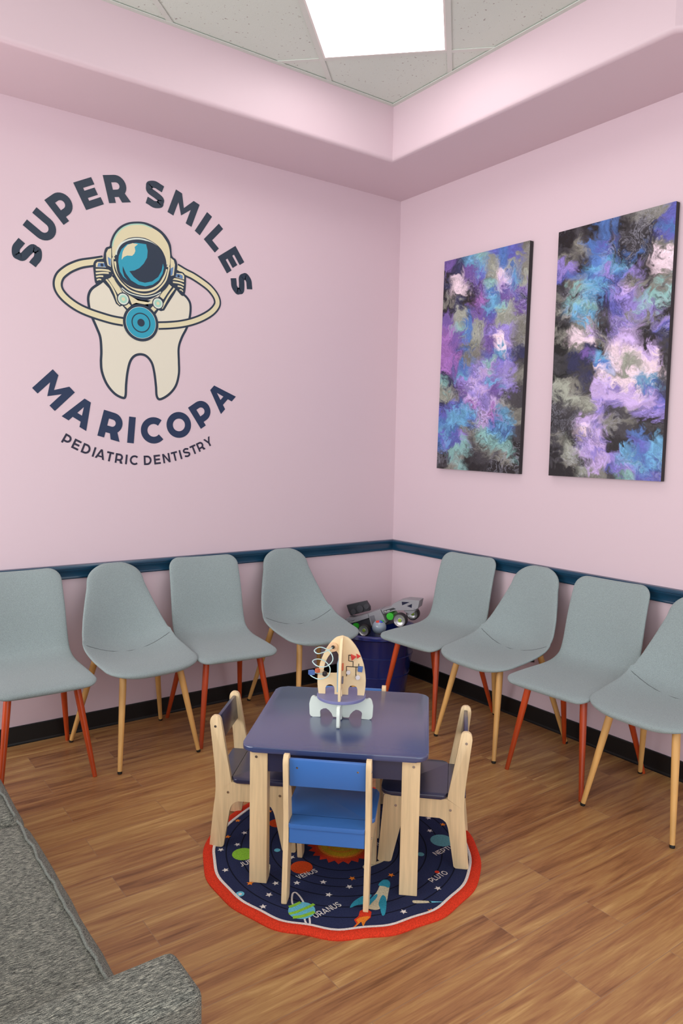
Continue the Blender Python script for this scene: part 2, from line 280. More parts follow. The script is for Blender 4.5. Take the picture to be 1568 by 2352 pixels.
LOGO=[('ring','stroke','navy',4,0.0435,1,0,[(-1.5363,2.4155),(-1.4871,2.3958),(-1.4449,2.3828),(-1.3943,2.3601),(-1.3469,2.333),(-1.3108,2.2967),(-1.2987,2.2624),(-1.3107,2.2323),(-1.3427,2.1999),(-1.3943,2.1673),(-1.4529,2.1413),(-1.5144,2.1224),(-1.5785,2.1096),(-1.6415,2.1009)]),('ring','stroke','cream',5,0.0245,1,0,[(-1.5363,2.4155),(-1.4871,2.3958),(-1.4449,2.3828),(-1.3943,2.3601),(-1.3469,2.333),(-1.3108,2.2967),(-1.2987,2.2624),(-1.3107,2.2323),(-1.3427,2.1999),(-1.3943,2.1673),(-1.4529,2.1413),(-1.5144,2.1224),(-1.5785,2.1096),(-1.6415,2.1009)]),('ring','stroke','navy',4,0.0475,1,0,[(-1.8293,2.1003),(-1.8808,2.1036),(-1.9348,2.1124),(-1.9943,2.1252),(-2.0462,2.1417),(-2.0907,2.1651),(-2.1251,2.1926),(-2.145,2.2215),(-2.1485,2.2525),(-2.1361,2.2857),(-2.1074,2.3151),(-2.0754,2.3373),(-2.0334,2.358),(-1.9779,2.3745),(-1.9248,2.3908)]),('ring','stroke','cream',5,0.0275,1,0,[(-1.8293,2.1003),(-1.8808,2.1036),(-1.9348,2.1124),(-1.9943,2.1252),(-2.0462,2.1417),(-2.0907,2.1651),(-2.1251,2.1926),(-2.145,2.2215),(-2.1485,2.2525),(-2.1361,2.2857),(-2.1074,2.3151),(-2.0754,2.3373),(-2.0334,2.358),(-1.9779,2.3745),(-1.9248,2.3908)]),('tooth','fill','tooth',1,0,1,1,[(-1.9531,2.2704),(-1.9876,2.2407),(-2.0025,2.2054),(-2.0013,2.1638),(-1.9893,2.1149),(-1.9644,2.0587),(-1.946,2.0097),(-1.9416,1.942),(-1.944,1.8905),(-1.9394,1.8395),(-1.9156,1.7808),(-1.8763,1.7354),(-1.8344,1.7157),(-1.8199,1.727),(-1.8157,1.7869),(-1.8079,1.8488),(-1.7938,1.9023),(-1.7708,1.9331),(-1.7385,1.9445),(-1.7061,1.9375),(-1.6782,1.9069),(-1.6643,1.8589),(-1.6552,1.7878),(-1.6508,1.734),(-1.6317,1.7187),(-1.5833,1.7466),(-1.5441,1.7944),(-1.5262,1.8595),(-1.526,1.9233),(-1.5268,1.9959),(-1.5089,2.052),(-1.4791,2.1095),(-1.4611,2.1751),(-1.459,2.2298),(-1.4739,2.2597),(-1.5035,2.2829),(-1.5618,2.3153),(-1.7491,2.3589),(-1.8921,2.3126)]),('tooth','stroke','navy',2,0.0125,1,1,[(-1.9531,2.2704),(-1.9876,2.2407),(-2.0025,2.2054),(-2.0013,2.1638),(-1.9893,2.1149),(-1.9644,2.0587),(-1.946,2.0097),(-1.9416,1.942),(-1.944,1.8905),(-1.9394,1.8395),(-1.9156,1.7808),(-1.8763,1.7354),(-1.8344,1.7157),(-1.8199,1.727),(-1.8157,1.7869),(-1.8079,1.8488),(-1.7938,1.9023),(-1.7708,1.9331),(-1.7385,1.9445),(-1.7061,1.9375),(-1.6782,1.9069),(-1.6643,1.8589),(-1.6552,1.7878),(-1.6508,1.734),(-1.6317,1.7187),(-1.5833,1.7466),(-1.5441,1.7944),(-1.5262,1.8595),(-1.526,1.9233),(-1.5268,1.9959),(-1.5089,2.052),(-1.4791,2.1095),(-1.4611,2.1751),(-1.459,2.2298),(-1.4739,2.2597),(-1.5035,2.2829),(-1.5618,2.3153),(-1.7491,2.3589),(-1.8921,2.3126)]),('harness','fill','navy',3,0,0,1,[(-1.9241,2.3065),(-1.892,2.3274),(-1.8585,2.2829),(-1.8245,2.2446),(-1.7899,2.2324),(-1.7265,2.2203),(-1.695,2.2209),(-1.6953,2.17),(-1.7765,2.1605),(-1.808,2.1568),(-1.832,2.1806),(-1.8459,2.1739),(-1.8646,2.1865),(-1.8796,2.2209),(-1.8995,2.2577),(-1.9294,2.2846)]),('harness','fill','navy',3,0,0,1,[(-1.5851,2.3267),(-1.5665,2.3293),(-1.5374,2.2987),(-1.5517,2.2727),(-1.5855,2.2201),(-1.6079,2.183),(-1.6264,2.1767),(-1.6392,2.181),(-1.6558,2.1568),(-1.7063,2.185),(-1.7877,2.1953),(-1.7874,2.2287),(-1.6663,2.2238),(-1.637,2.2514)]),('harness','fill','cream',4,0,0,1,[(-1.8025,2.2413),(-1.7502,2.2161),(-1.6949,2.2142),(-1.6479,2.2465),(-1.6716,2.211),(-1.7135,2.2006),(-1.7594,2.2036),(-1.7822,2.1922)]),('harness','stroke','cream',4,0.026,1,0,[(-1.8972,2.3152),(-1.8822,2.2961),(-1.8587,2.2632),(-1.8418,2.2373)]),('harness','stroke','cream',4,0.009,1,0,[(-1.9174,2.3042),(-1.8892,2.2722),(-1.8675,2.2323),(-1.8559,2.1975),(-1.8423,2.1843)]),('harness','stroke','cream',4,0.026,1,0,[(-1.8249,2.1997),(-1.7956,2.1766)]),('harness','stroke','cream',4,0.024,1,0,[(-1.574,2.3172),(-1.5964,2.2857),(-1.6224,2.2457)]),('harness','stroke','cream',4,0.009,1,0,[(-1.5471,2.3095),(-1.5816,2.2619),(-1.6059,2.2193),(-1.6208,2.1918)]),('harness','stroke','cream',4,0.024,1,0,[(-1.6519,2.2),(-1.6739,2.1752)]),('harness','disc','navy',5,0.033,0,1,[(-1.8272,2.2137)]),('harness','disc','pale',6,0.0275,0,1,[(-1.8272,2.2137)]),('harness','disc','mint',7,0.02,0,1,[(-1.8272,2.2137)]),('harness','disc','cream',8,0.009,0,1,[(-1.8272,2.2137)]),('harness','disc','navy',5,0.031,0,1,[(-1.6427,2.2148)]),('harness','disc','pale',6,0.026,0,1,[(-1.6427,2.2148)]),('harness','disc','mint',7,0.019,0,1,[(-1.6427,2.2148)]),('harness','disc','cream',8,0.0085,0,1,[(-1.6427,2.2148)]),('dial','disc','navy',9,0.0945,0,1,[(-1.7355,2.1054)]),('dial','disc','pale',10,0.0805,0,1,[(-1.7355,2.1054)]),('dial','disc','teal',11,0.0785,0,1,[(-1.7355,2.1054)]),('dial','disc','navy',12,0.0505,0,1,[(-1.7355,2.1054)]),('dial','disc','teal',13,0.0445,0,1,[(-1.7355,2.1054)]),('dial','disc','navy',14,0.0195,0,1,[(-1.7355,2.1054)]),('backpack','fill','navy',6,0,1,1,[(-1.9775,2.3569),(-1.9696,2.3806),(-1.948,2.393),(-1.8844,2.4003),(-1.8836,2.3221),(-1.9192,2.2958),(-1.9479,2.2681),(-1.9612,2.2672),(-1.9699,2.2806),(-1.9738,2.3123)]),('backpack','fill','cream',7,0,0,1,[(-1.9644,2.3518),(-1.9642,2.3686),(-1.9565,2.3778),(-1.9165,2.383),(-1.9125,2.3576)]),('backpack','fill','slate',8,0,0,1,[(-1.9574,2.3544),(-1.9522,2.3736),(-1.9189,2.3774),(-1.9151,2.3598)]),('backpack','disc','navy',9,0.0075,0,1,[(-1.9344,2.3663)]),('backpack','stroke','cream',7,0.0095,1,0,[(-1.9652,2.3378),(-1.9287,2.3432),(-1.8901,2.344)]),('backpack','stroke','cream',7,0.009,1,0,[(-1.9654,2.3206),(-1.9322,2.3287),(-1.9003,2.3321)]),('backpack','stroke','cream',7,0.008,1,0,[(-1.964,2.3047),(-1.9457,2.3105),(-1.9281,2.3124)]),('backpack','stroke','cream',7,0.007,1,0,[(-1.9602,2.2891),(-1.9492,2.2948),(-1.9386,2.294)]),('backpack2','fill','navy',6,0,1,1,[(-1.5438,2.3927),(-1.5061,2.3948),(-1.4879,2.3783),(-1.4845,2.351),(-1.4904,2.2876),(-1.5064,2.2709),(-1.5366,2.2954),(-1.5777,2.3277),(-1.5775,2.3689)]),('backpack2','fill','cream',7,0,0,1,[(-1.542,2.385),(-1.5061,2.3878),(-1.4955,2.3772),(-1.4956,2.3571),(-1.5439,2.3634)]),('backpack2','fill','slate',8,0,0,1,[(-1.5439,2.3813),(-1.5213,2.3822),(-1.5039,2.376),(-1.5039,2.3594),(-1.5439,2.3651)]),('backpack2','disc','navy',9,0.0065,0,1,[(-1.5274,2.3703)]),('backpack2','stroke','cream',7,0.009,1,0,[(-1.572,2.3508),(-1.5364,2.3524),(-1.4967,2.3476)]),('backpack2','stroke','cream',7,0.008,1,0,[(-1.559,2.3355),(-1.5214,2.3348),(-1.4968,2.3278)]),('backpack2','stroke','cream',7,0.0075,1,0,[(-1.5328,2.3184),(-1.5139,2.3175),(-1.5006,2.3113)]),('backpack2','stroke','cream',7,0.006,1,0,[(-1.5215,2.3008),(-1.5101,2.3006),(-1.5026,2.2929)]),('helmet','fill','navy',10,0,1,1,[(-1.8945,2.4648),(-1.8894,2.4905),(-1.8736,2.5284),(-1.8449,2.566),(-1.8047,2.5937),(-1.7583,2.6085),(-1.7114,2.6136),(-1.6638,2.6048),(-1.6217,2.5866),(-1.5897,2.5584),(-1.5699,2.5222),(-1.5633,2.4692),(-1.5422,2.4526),(-1.5344,2.4223),(-1.544,2.3693),(-1.5706,2.3368),(-1.6048,2.2893),(-1.6599,2.2451),(-1.7141,2.2213),(-1.7644,2.2262),(-1.8079,2.2429),(-1.845,2.2711),(-1.8703,2.3032),(-1.8841,2.3367),(-1.912,2.3557),(-1.9242,2.3823),(-1.9237,2.4228),(-1.9136,2.4528)]),('helmet','fill','cream',11,0,1,1,[(-1.8828,2.4592),(-1.8768,2.4927),(-1.8595,2.5309),(-1.8308,2.5631),(-1.7962,2.5857),(-1.7584,2.5973),(-1.7174,2.6014),(-1.6699,2.592),(-1.6278,2.5729),(-1.6005,2.5453),(-1.5822,2.5144),(-1.5747,2.4674),(-1.578,2.4171),(-1.5943,2.424),(-1.6025,2.4545),(-1.6161,2.4834),(-1.6403,2.5076),(-1.6733,2.5245),(-1.7119,2.5346),(-1.756,2.532),(-1.7968,2.52),(-1.8285,2.4982),(-1.8487,2.473),(-1.8618,2.4436),(-1.8662,2.4239),(-1.8805,2.414)]),('helmet','stroke','mint',12,0.006,1,0,[(-1.881,2.4649),(-1.8754,2.4929),(-1.8581,2.5298),(-1.8302,2.5616),(-1.7962,2.5835),(-1.7585,2.5951),(-1.7174,2.5998),(-1.6729,2.5915)]),('helmet','stroke','pale',12,0.008,1,0,[(-1.8625,2.4272),(-1.8589,2.4468),(-1.8459,2.4735),(-1.8257,2.4946),(-1.7939,2.5128),(-1.7561,2.524),(-1.7179,2.5266),(-1.6763,2.5178),(-1.6434,2.5001),(-1.6161,2.4736),(-1.6025,2.4432),(-1.5965,2.4186)]),('helmet','stroke','cream',12,0.0105,1,0,[(-1.8694,2.3934),(-1.8598,2.3567),(-1.8417,2.3237),(-1.8075,2.29),(-1.7611,2.2713),(-1.7138,2.272),(-1.6718,2.286),(-1.6352,2.3136),(-1.6106,2.3512),(-1.5951,2.3961)]),('helmet','stroke','cream',12,0.008,1,0,[(-1.8692,2.4084),(-1.88,2.404),(-1.8754,2.3544),(-1.856,2.3148),(-1.8277,2.2844),(-1.7846,2.2584),(-1.7199,2.251),(-1.6658,2.2684),(-1.6292,2.2988),(-1.5999,2.3384),(-1.5859,2.3832),(-1.5821,2.4094),(-1.5934,2.4119)]),('helmet','stroke','pale',12,0.005,1,0,[(-1.8351,2.2683),(-1.7934,2.2461),(-1.72,2.2389),(-1.6659,2.2529),(-1.6263,2.2751)]),('helmet','fill','cream',11,0,0,1,[(-1.9125,2.4273),(-1.9025,2.4478),(-1.887,2.4552),(-1.8867,2.4043),(-1.8894,2.3632),(-1.9062,2.3688),(-1.9121,2.395)]),('helmet','fill','slate',12,0,0,1,[(-1.9052,2.4109),(-1.889,2.4026),(-1.8908,2.3657),(-1.9005,2.3751)]),('helmet','fill','cream',11,0,0,1,[(-1.5717,2.4579),(-1.5546,2.4478),(-1.5479,2.426),(-1.5549,2.3705),(-1.5705,2.3654),(-1.5734,2.4078)]),('helmet','fill','slate',12,0,0,1,[(-1.5719,2.4038),(-1.5563,2.4133),(-1.5627,2.3709),(-1.5729,2.3665)]),('visor','fill','navy',13,0,1,1,[(-1.5959,2.4187),(-1.5995,2.3905),(-1.6098,2.3627),(-1.6263,2.3369),(-1.6481,2.3142),(-1.674,2.296),(-1.7026,2.283),(-1.7324,2.2759),(-1.762,2.275),(-1.7897,2.2803),(-1.8143,2.2913),(-1.8346,2.3076),(-1.8497,2.3282),(-1.859,2.3521),(-1.8619,2.3782),(-1.8584,2.4053),(-1.8487,2.432),(-1.8332,2.4571),(-1.8125,2.4794),(-1.7878,2.4979),(-1.76,2.5114),(-1.7306,2.5195),(-1.701,2.5215),(-1.6727,2.5173),(-1.6471,2.507),(-1.6256,2.4911),(-1.6093,2.4703),(-1.5992,2.4457)]),('visor','fill','teal',14,0,0,1,[(-1.8524,2.3933),(-1.8492,2.4238),(-1.8346,2.459),(-1.8057,2.4878),(-1.7592,2.503),(-1.7056,2.5046),(-1.6975,2.473),(-1.7007,2.439),(-1.7188,2.4056),(-1.7426,2.3797),(-1.7691,2.3633),(-1.7953,2.3566),(-1.7723,2.3309),(-1.7431,2.3128),(-1.7135,2.3099),(-1.6745,2.3223),(-1.6411,2.3496),(-1.6227,2.3835),(-1.6149,2.4214),(-1.6098,2.4024),(-1.6166,2.3702),(-1.6382,2.3331),(-1.6716,2.3058),(-1.7107,2.2921),(-1.7491,2.2952),(-1.787,2.3122),(-1.8128,2.3417),(-1.8297,2.3776),(-1.8299,2.3529),(-1.8216,2.3266),(-1.803,2.3072),(-1.8274,2.323),(-1.8443,2.348)]),('visor','fill','cream',15,0,0,1,[(-1.8346,2.407),(-1.8327,2.4265),(-1.829,2.4462),(-1.8203,2.4654),(-1.8028,2.4861),(-1.7767,2.4982),(-1.749,2.4978),(-1.7667,2.4811),(-1.763,2.4624),(-1.7684,2.4477),(-1.7801,2.4348),(-1.8062,2.4321),(-1.8235,2.4224)])]
TEXTS=[('top',(-1.7155,2.157),0.543,0.132,1,[('S',159.6),('U',145.5),('P',131.6),('E',117.3),('R',103.4),('S',84.35),('M',68.9),('I',56.9),('L',47.4),('E',34.9),('S',21.8)]),('bottom',(-1.735,2.167),0.685,0.136,-1,[('M',-135.61),('A',-120.4),('R',-105.1),('I',-95.09),('C',-84.7),('O',-70.25),('P',-55.96),('A',-42.45)]),('small',(-1.735,2.16),0.79,0.05,-1,[('P',-119.95),('E',-116.11),('D',-112.16),('I',-109.04),('A',-106.44),('T',-102.81),('R',-99.16),('I',-96.24),('C',-93.21),('D',-87.61),('E',-83.68),('N',-79.75),('T',-76.1),('I',-73.51),('S',-70.72),('T',-67.35),('R',-64.01),('Y',-60.01)])]
RUG=[('disc','green',2,0.0401,0,[(-0.3252,0.1634)]),('disc','orange',2,0.0391,0,[(-0.1963,-0.027)]),('disc','orange',2,0.032,0,[(-0.109,0.2838)]),('disc','teal',2,0.0423,0,[(0.3389,-0.1752)]),('disc','teal',2,0.0128,0,[(0.2092,-0.202)]),('disc','sky',2,0.0114,0,[(-0.2098,0.1163)]),('disc','sky',2,0.0141,0,[(-0.4487,-0.043)]),('disc','red',2,0.0082,0,[(0.1804,-0.319)]),('disc','white',3,0.006,0,[(-0.4492,-0.0439)]),('sun','red',2,0.125,0,[(0.0064,0.0291)]),('stroke','white',2,0.006,1,[(-0.3537,-0.3145),(-0.3492,-0.2857),(-0.3332,-0.2499),(-0.3219,-0.2154),(-0.3345,-0.1883),(-0.3077,-0.1434),(-0.2929,-0.1406),(-0.294,-0.1721),(-0.3033,-0.2097),(-0.3205,-0.2587),(-0.3377,-0.2936),(-0.3572,-0.3144),(-0.3619,-0.2885)]),('disc','sky',3,0.0435,0,[(-0.3281,-0.2319)]),('stroke','green',4,0.012,1,[(-0.3529,-0.1942),(-0.332,-0.1962),(-0.3081,-0.194)]),('stroke','green',4,0.012,1,[(-0.3714,-0.2237),(-0.3457,-0.2294),(-0.3013,-0.2296),(-0.2773,-0.2276)]),('stroke','green',4,0.014,1,[(-0.3705,-0.2455),(-0.3421,-0.258),(-0.2987,-0.2617)]),('fill','cream',3,0,1,[(-0.0708,-0.2926),(-0.0261,-0.2632),(-0.0078,-0.2825),(-0.0455,-0.323),(-0.0777,-0.352),(-0.1185,-0.3672),(-0.1385,-0.3572),(-0.1496,-0.3337),(-0.1276,-0.3178)]),('fill','teal2',4,0,1,[(-0.04,-0.2646),(-0.0112,-0.2501),(0.0048,-0.2569),(0.0022,-0.2757),(-0.0185,-0.2954),(-0.0271,-0.2801)]),('fill','teal2',3,0,1,[(-0.1016,-0.2846),(-0.0943,-0.2961),(-0.137,-0.3175),(-0.1657,-0.3103),(-0.1918,-0.3084),(-0.1669,-0.2908),(-0.1327,-0.2826)]),('fill','teal2',4,0,1,[(-0.0649,-0.3162),(-0.0621,-0.331),(-0.0832,-0.3607),(-0.1188,-0.3972),(-0.1314,-0.398),(-0.1159,-0.369),(-0.1009,-0.3423)]),('fill','teal2',5,0,1,[(-0.0863,-0.3016),(-0.0749,-0.3029),(-0.0909,-0.3176),(-0.1203,-0.329),(-0.1521,-0.3442),(-0.1276,-0.3178)]),('fill','red',3,0,0,[(-0.1763,-0.3397),(-0.1516,-0.3384),(-0.1485,-0.3648),(-0.1693,-0.3862),(-0.1937,-0.3926),(-0.2128,-0.4024),(-0.2053,-0.3847),(-0.2277,-0.3921),(-0.2527,-0.3953),(-0.2231,-0.3839),(-0.2181,-0.3643),(-0.196,-0.3584)]),('fill','amber',4,0,0,[(-0.1866,-0.3684),(-0.1721,-0.3748),(-0.1673,-0.3817),(-0.1937,-0.3926),(-0.2164,-0.409),(-0.2053,-0.3847),(-0.2299,-0.3929),(-0.2502,-0.397),(-0.2167,-0.3826),(-0.2142,-0.3693),(-0.1987,-0.366)]),('fill','cream',2,0,1,[(-0.0025,-0.396),(0.0082,-0.3982),(0.0424,-0.4267),(0.042,-0.4365),(-0.0022,-0.41)]),('fill','sky',2,0,0,[(0.0413,-0.426),(0.0904,-0.4635),(0.0386,-0.4355)]),('fill','cream',2,0,1,[(-0.3161,0.0115),(-0.2891,0.051),(-0.2792,0.0516),(-0.2873,0.0351),(-0.3223,-0.0124)]),('fill','cream',2,0,1,[(-0.0072,-0.1412),(0.0528,-0.1492),(0.0887,-0.1494),(0.0656,-0.161),(0.0162,-0.1617),(-0.0178,-0.1605)]),('fill','cream',2,0,1,[(0.3271,0.218),(0.3584,0.2177),(0.3461,0.2051),(0.321,0.2077)]),('fill','red',6,0,0,[(-0.4721,-0.0853),(-0.4466,-0.104),(-0.4671,-0.1436),(-0.4722,-0.1401)]),('star','white',2,0.013,0,[(-0.3122,0.2325)]),('star','white',2,0.013,0,[(-0.2502,0.291)]),('star','white',2,0.013,0,[(-0.3791,0.2346)]),('star','white',2,0.013,0,[(-0.4247,0.1085)]),('star','white',2,0.013,0,[(-0.3206,-0.0577)]),('star','white',2,0.013,0,[(-0.3719,-0.1008)]),('star','white',2,0.013,0,[(-0.42,-0.1445)]),('star','white',2,0.013,0,[(-0.2601,-0.0964)]),('star','white',2,0.013,0,[(-0.1833,-0.1434)]),('star','white',2,0.013,0,[(-0.1258,-0.2152)]),('star','white',2,0.013,0,[(-0.2089,-0.2124)]),('star','white',2,0.013,0,[(-0.1903,0.0468)]),('star','white',2,0.013,0,[(-0.0623,-0.4215)]),('star','white',2,0.013,0,[(0.1159,-0.3913)]),('star','white',2,0.013,0,[(0.3509,-0.0975)]),('star','white',2,0.013,0,[(0.4136,-0.0217)]),('star','amber',2,0.013,0,[(-0.2277,0.388)]),('star','amber',2,0.013,0,[(-0.3166,0.3019)]),('star','amber',2,0.013,0,[(-0.3924,-0.0086)]),('star','amber',2,0.013,0,[(-0.0891,-0.1815)]),('star','amber',2,0.013,0,[(0.035,-0.2425)]),('star','amber',2,0.013,0,[(0.0132,-0.4685)]),('star','amber',2,0.013,0,[(0.4263,-0.0913)]),('star','amber',2,0.013,0,[(-0.0861,0.3828)])]
RUGTEXT=[('JUPITER',(-0.3702,0.0946),(-0.2521,0.0935),0.026),('VENUS',(-0.2431,-0.0833),(-0.1602,-0.0835),0.024),('URANUS',(-0.3121,-0.2904),(-0.2032,-0.2846),0.026),('PLUTO',(0.1248,-0.3568),(0.2111,-0.3485),0.024),('NEPTUNE',(0.2514,-0.2416),(0.3837,-0.2405),0.024),('SUN',(0.0858,-0.0737),(0.1339,-0.0658),0.022)]
# ================================================================ THE ROOM
ZS, ZT = 3.0575, 3.348          # soffit height, suspended ceiling height
XW, YS = -5.9, -5.9             # far ends of the two walls in view
# floor
def floor_material():
    m = bpy.data.materials.new('wood_look_plank_tile'); m.use_nodes = True; nt = m.node_tree; N = nt.nodes.new; L = nt.links.new
    b = nt.nodes['Principled BSDF']
    tc = N('ShaderNodeTexCoord'); mp = N('ShaderNodeMapping'); mp.inputs['Location'].default_value = (.23, 2.384, 0)
    L(tc.outputs['Object'], mp.inputs[0])
    br = N('ShaderNodeTexBrick'); br.inputs['Scale'].default_value = 1; br.inputs['Brick Width'].default_value = .905; br.inputs['Row Height'].default_value = .1465
    br.inputs['Mortar Size'].default_value = .0011; br.inputs['Mortar Smooth'].default_value = .3; br.inputs['Bias'].default_value = 0
    br.offset = .37; br.offset_frequency = 2; br.squash = 1
    br.inputs['Color1'].default_value = (0, 0, 0, 1); br.inputs['Color2'].default_value = (1, 1, 1, 1); br.inputs['Mortar'].default_value = (.5, .5, .5, 1)
    L(mp.outputs[0], br.inputs['Vector'])
    # per plank offset of the grain
    sep = N('ShaderNodeSeparateColor'); L(br.outputs['Color'], sep.inputs[0])
    cmb = N('ShaderNodeCombineXYZ'); mul = N('ShaderNodeMath'); mul.operation = 'MULTIPLY'; mul.inputs[1].default_value = 37.0
    L(sep.outputs[0], mul.inputs[0]); L(mul.outputs[0], cmb.inputs['Z']); L(mul.outputs[0], cmb.inputs['X'])
    add = N('ShaderNodeVectorMath'); add.operation = 'ADD'; L(mp.outputs[0], add.inputs[0]); L(cmb.outputs[0], add.inputs[1])
    m2 = N('ShaderNodeMapping'); m2.inputs['Scale'].default_value = (1.3, 16, 1); L(add.outputs[0], m2.inputs[0])
    n1 = N('ShaderNodeTexNoise'); n1.inputs['Scale'].default_value = 1.6; n1.inputs['Detail'].default_value = 7; n1.inputs['Roughness'].default_value = .62; n1.inputs['Distortion'].default_value = .5
    L(m2.outputs[0], n1.inputs['Vector'])
    m3 = N('ShaderNodeMapping'); m3.inputs['Scale'].default_value = (4, 90, 1); L(add.outputs[0], m3.inputs[0])
    n2 = N('ShaderNodeTexNoise'); n2.inputs['Scale'].default_value = 2; n2.inputs['Detail'].default_value = 4; L(m3.outputs[0], n2.inputs['Vector'])
    r = N('ShaderNodeValToRGB'); e = r.color_ramp.elements
    e[0].position = .30; e[0].color = lin((120, 78, 48)); e[1].position = .74; e[1].color = lin((201, 160, 104))
    k = e.new(.46); k.color = lin((158, 110, 69)); k = e.new(.6); k.color = lin((176, 133, 82))
    mixf = N('ShaderNodeMath'); mixf.operation = 'MULTIPLY_ADD'; mixf.inputs[1].default_value = .26; L(n2.outputs['Fac'], mixf.inputs[0])
    sub = N('ShaderNodeMath'); sub.operation = 'SUBTRACT'; sub.inputs[1].default_value = .13; L(n1.outputs['Fac'], sub.inputs[0]); L(sub.outputs[0], mixf.inputs[2])
    tint = N('ShaderNodeMath'); tint.operation = 'MULTIPLY_ADD'; tint.inputs[1].default_value = .13; L(sep.outputs[0], tint.inputs[0])
    s2 = N('ShaderNodeMath'); s2.operation = 'SUBTRACT'; s2.inputs[1].default_value = .065; L(mixf.outputs[0], s2.inputs[0]); L(s2.outputs[0], tint.inputs[2])
    L(tint.outputs[0], r.inputs[0])
    mx = N('ShaderNodeMix'); mx.data_type = 'RGBA'; mx.inputs['B'].default_value = lin((150, 116, 88)); L(br.outputs['Fac'], mx.inputs['Factor']); L(r.outputs[0], mx.inputs['A'])
    L(mx.outputs['Result'], b.inputs['Base Color']); b.inputs['Roughness'].default_value = .36; b.inputs['Specular IOR Level'].default_value = .45
    bp = N('ShaderNodeBump'); bp.inputs['Strength'].default_value = .25; bp.inputs['Distance'].default_value = .001
    inv = N('ShaderNodeMath'); inv.operation = 'MULTIPLY_ADD'; inv.inputs[1].default_value = -1.2; L(br.outputs['Fac'], inv.inputs[0]); L(n2.outputs['Fac'], inv.inputs[2])
    L(inv.outputs[0], bp.inputs['Height']); L(bp.outputs[0], b.inputs['Normal'])
    return m
bm = bmesh.new(); box(bm, (XW, YS, -.1), (.15, .15, 0)); struct('floor', bm, floor_material())
bm = bmesh.new(); box(bm, (XW, 0, 0), (0, .15, 3.6)); struct('wall_left', bm, WALL)
bm = bmesh.new(); box(bm, (0, YS, 0), (.15, .15, 3.6)); struct('wall_right', bm, WALL)
# soffit around the tray: lower edge bullnosed; its inner outline turns outwards past y=-2.13
inner = [(XW, -.487), (-.479, -.487), (-.479, -2.13), (-.27, -2.34), (-.27, YS)]
def soffit():
    bm = bmesh.new(); r = .022
    prof = [(-.26, ZS)]+[(r*sin(t)-r, ZS+r-r*cos(t)) for t in [radians(a) for a in (0, 18, 36, 54, 72, 90)]]+[(0, ZT+.09), (-.02, ZT+.09)]
    P = [Vector(p) for p in inner]; n = len(P); rings = []
    for i in range(n):
        d1 = (P[i]-P[i-1]).normalized() if i else (P[1]-P[0]).normalized(); d2 = (P[i+1]-P[i]).normalized() if i < n-1 else d1
        n1, n2 = Vector((d1.y, -d1.x)), Vector((d2.y, -d2.x)); m = (n1+n2).normalized(); m /= m.dot(n1)
        ring = [bm.verts.new((P[i].x+m.x*o, P[i].y+m.y*o, z)) for o, z in prof[1:]]
        q = (P[i].x, 0.0) if i == 0 else ((0.0, 0.0) if i == 1 else (0.0, P[i].y))
        rings.append([bm.verts.new((q[0], q[1], ZS))]+ring)
    for a, b in zip(rings, rings[1:]):
        for j in range(len(a)-1): bm.faces.new([a[j], a[j+1], b[j+1], b[j]])
    return bm
struct('ceiling_soffit', soffit(), SOFF, smooth=True)
# suspended ceiling, its grid turned 45 degrees to the walls
def tile_material():
    m = mat('acoustic_tile', (205, 200, 196), .9, .1, bump=.25, bscale=260)
    nt = m.node_tree; b = nt.nodes['Principled BSDF']; N = nt.nodes.new
    tc = N('ShaderNodeTexCoord'); v = N('ShaderNodeTexNoise'); v.inputs['Scale'].default_value = 75; v.inputs['Detail'].default_value = 2; nt.links.new(tc.outputs['Object'], v.inputs['Vector'])
    r = N('ShaderNodeValToRGB'); r.color_ramp.elements[0].position = .27; r.color_ramp.elements[0].color = lin((158, 154, 150)); r.color_ramp.elements[1].position = .32; r.color_ramp.elements[1].color = lin((208, 217, 209))
    nt.links.new(v.outputs['Fac'], r.inputs[0]); nt.links.new(r.outputs[0], b.inputs['Base Color']); return m
bm = bmesh.new(); box(bm, (XW, YS, ZT+.004), (-.25, -.47, ZT+.03)); struct('ceiling', bm, tile_material())
GRIDM = mat('ceiling_grid_paint', (204, 210, 203), .45)
q2 = sqrt(.5)
def uv2(u, v): return Vector(((u-v)*q2, -(u+v)*q2))
RM = Matrix.Rotation(radians(-45), 4, 'Z')     # local x -> u axis
def uvbox(bm, u0, v0, u1, v1, z0, z1, bev=0): # u axis (1,-1)/r2, v axis (-1,-1)/r2
    P = [uv2(u0, v0), uv2(u1, v0), uv2(u1, v1), uv2(u0, v1)]
    A = [bm.verts.new((p.x, p.y, z0)) for p in P]; B = [bm.verts.new((p.x, p.y, z1)) for p in P]
    bm.faces.new(A); bm.faces.new(B)
    for i in range(4): bm.faces.new([A[i], A[(i+1) % 4], B[(i+1) % 4], B[i]])
bm = bmesh.new()
def inside(u, v):
    p = uv2(u, v); return p.x < -.479 and p.y < -.487 and p.x > XW and p.y > YS
def bar(fix, lo, hi, along_u):
    st = .02; t = lo; run = None
    while t <= hi:
        ok = inside(t, fix) if along_u else inside(fix, t)
        if ok and run is None: run = t
        if (not ok or t+st > hi) and run is not None:
            if along_u: uvbox(bm, run-.02, fix-.012, t+.0, fix+.012, ZT, ZT+.0035)
            else: uvbox(bm, fix-.012, run-.02, fix+.012, t, ZT-.0004, ZT+.0035)
            run = None
        t += st
for k in range(-7, 8): bar(.0105+.305+.61*k, .4, 8, False)
for k in range(0, 6): bar(1.219+1.22*k, -4.5, 4.5, True)
struct('trim_2', bm, GRIDM)
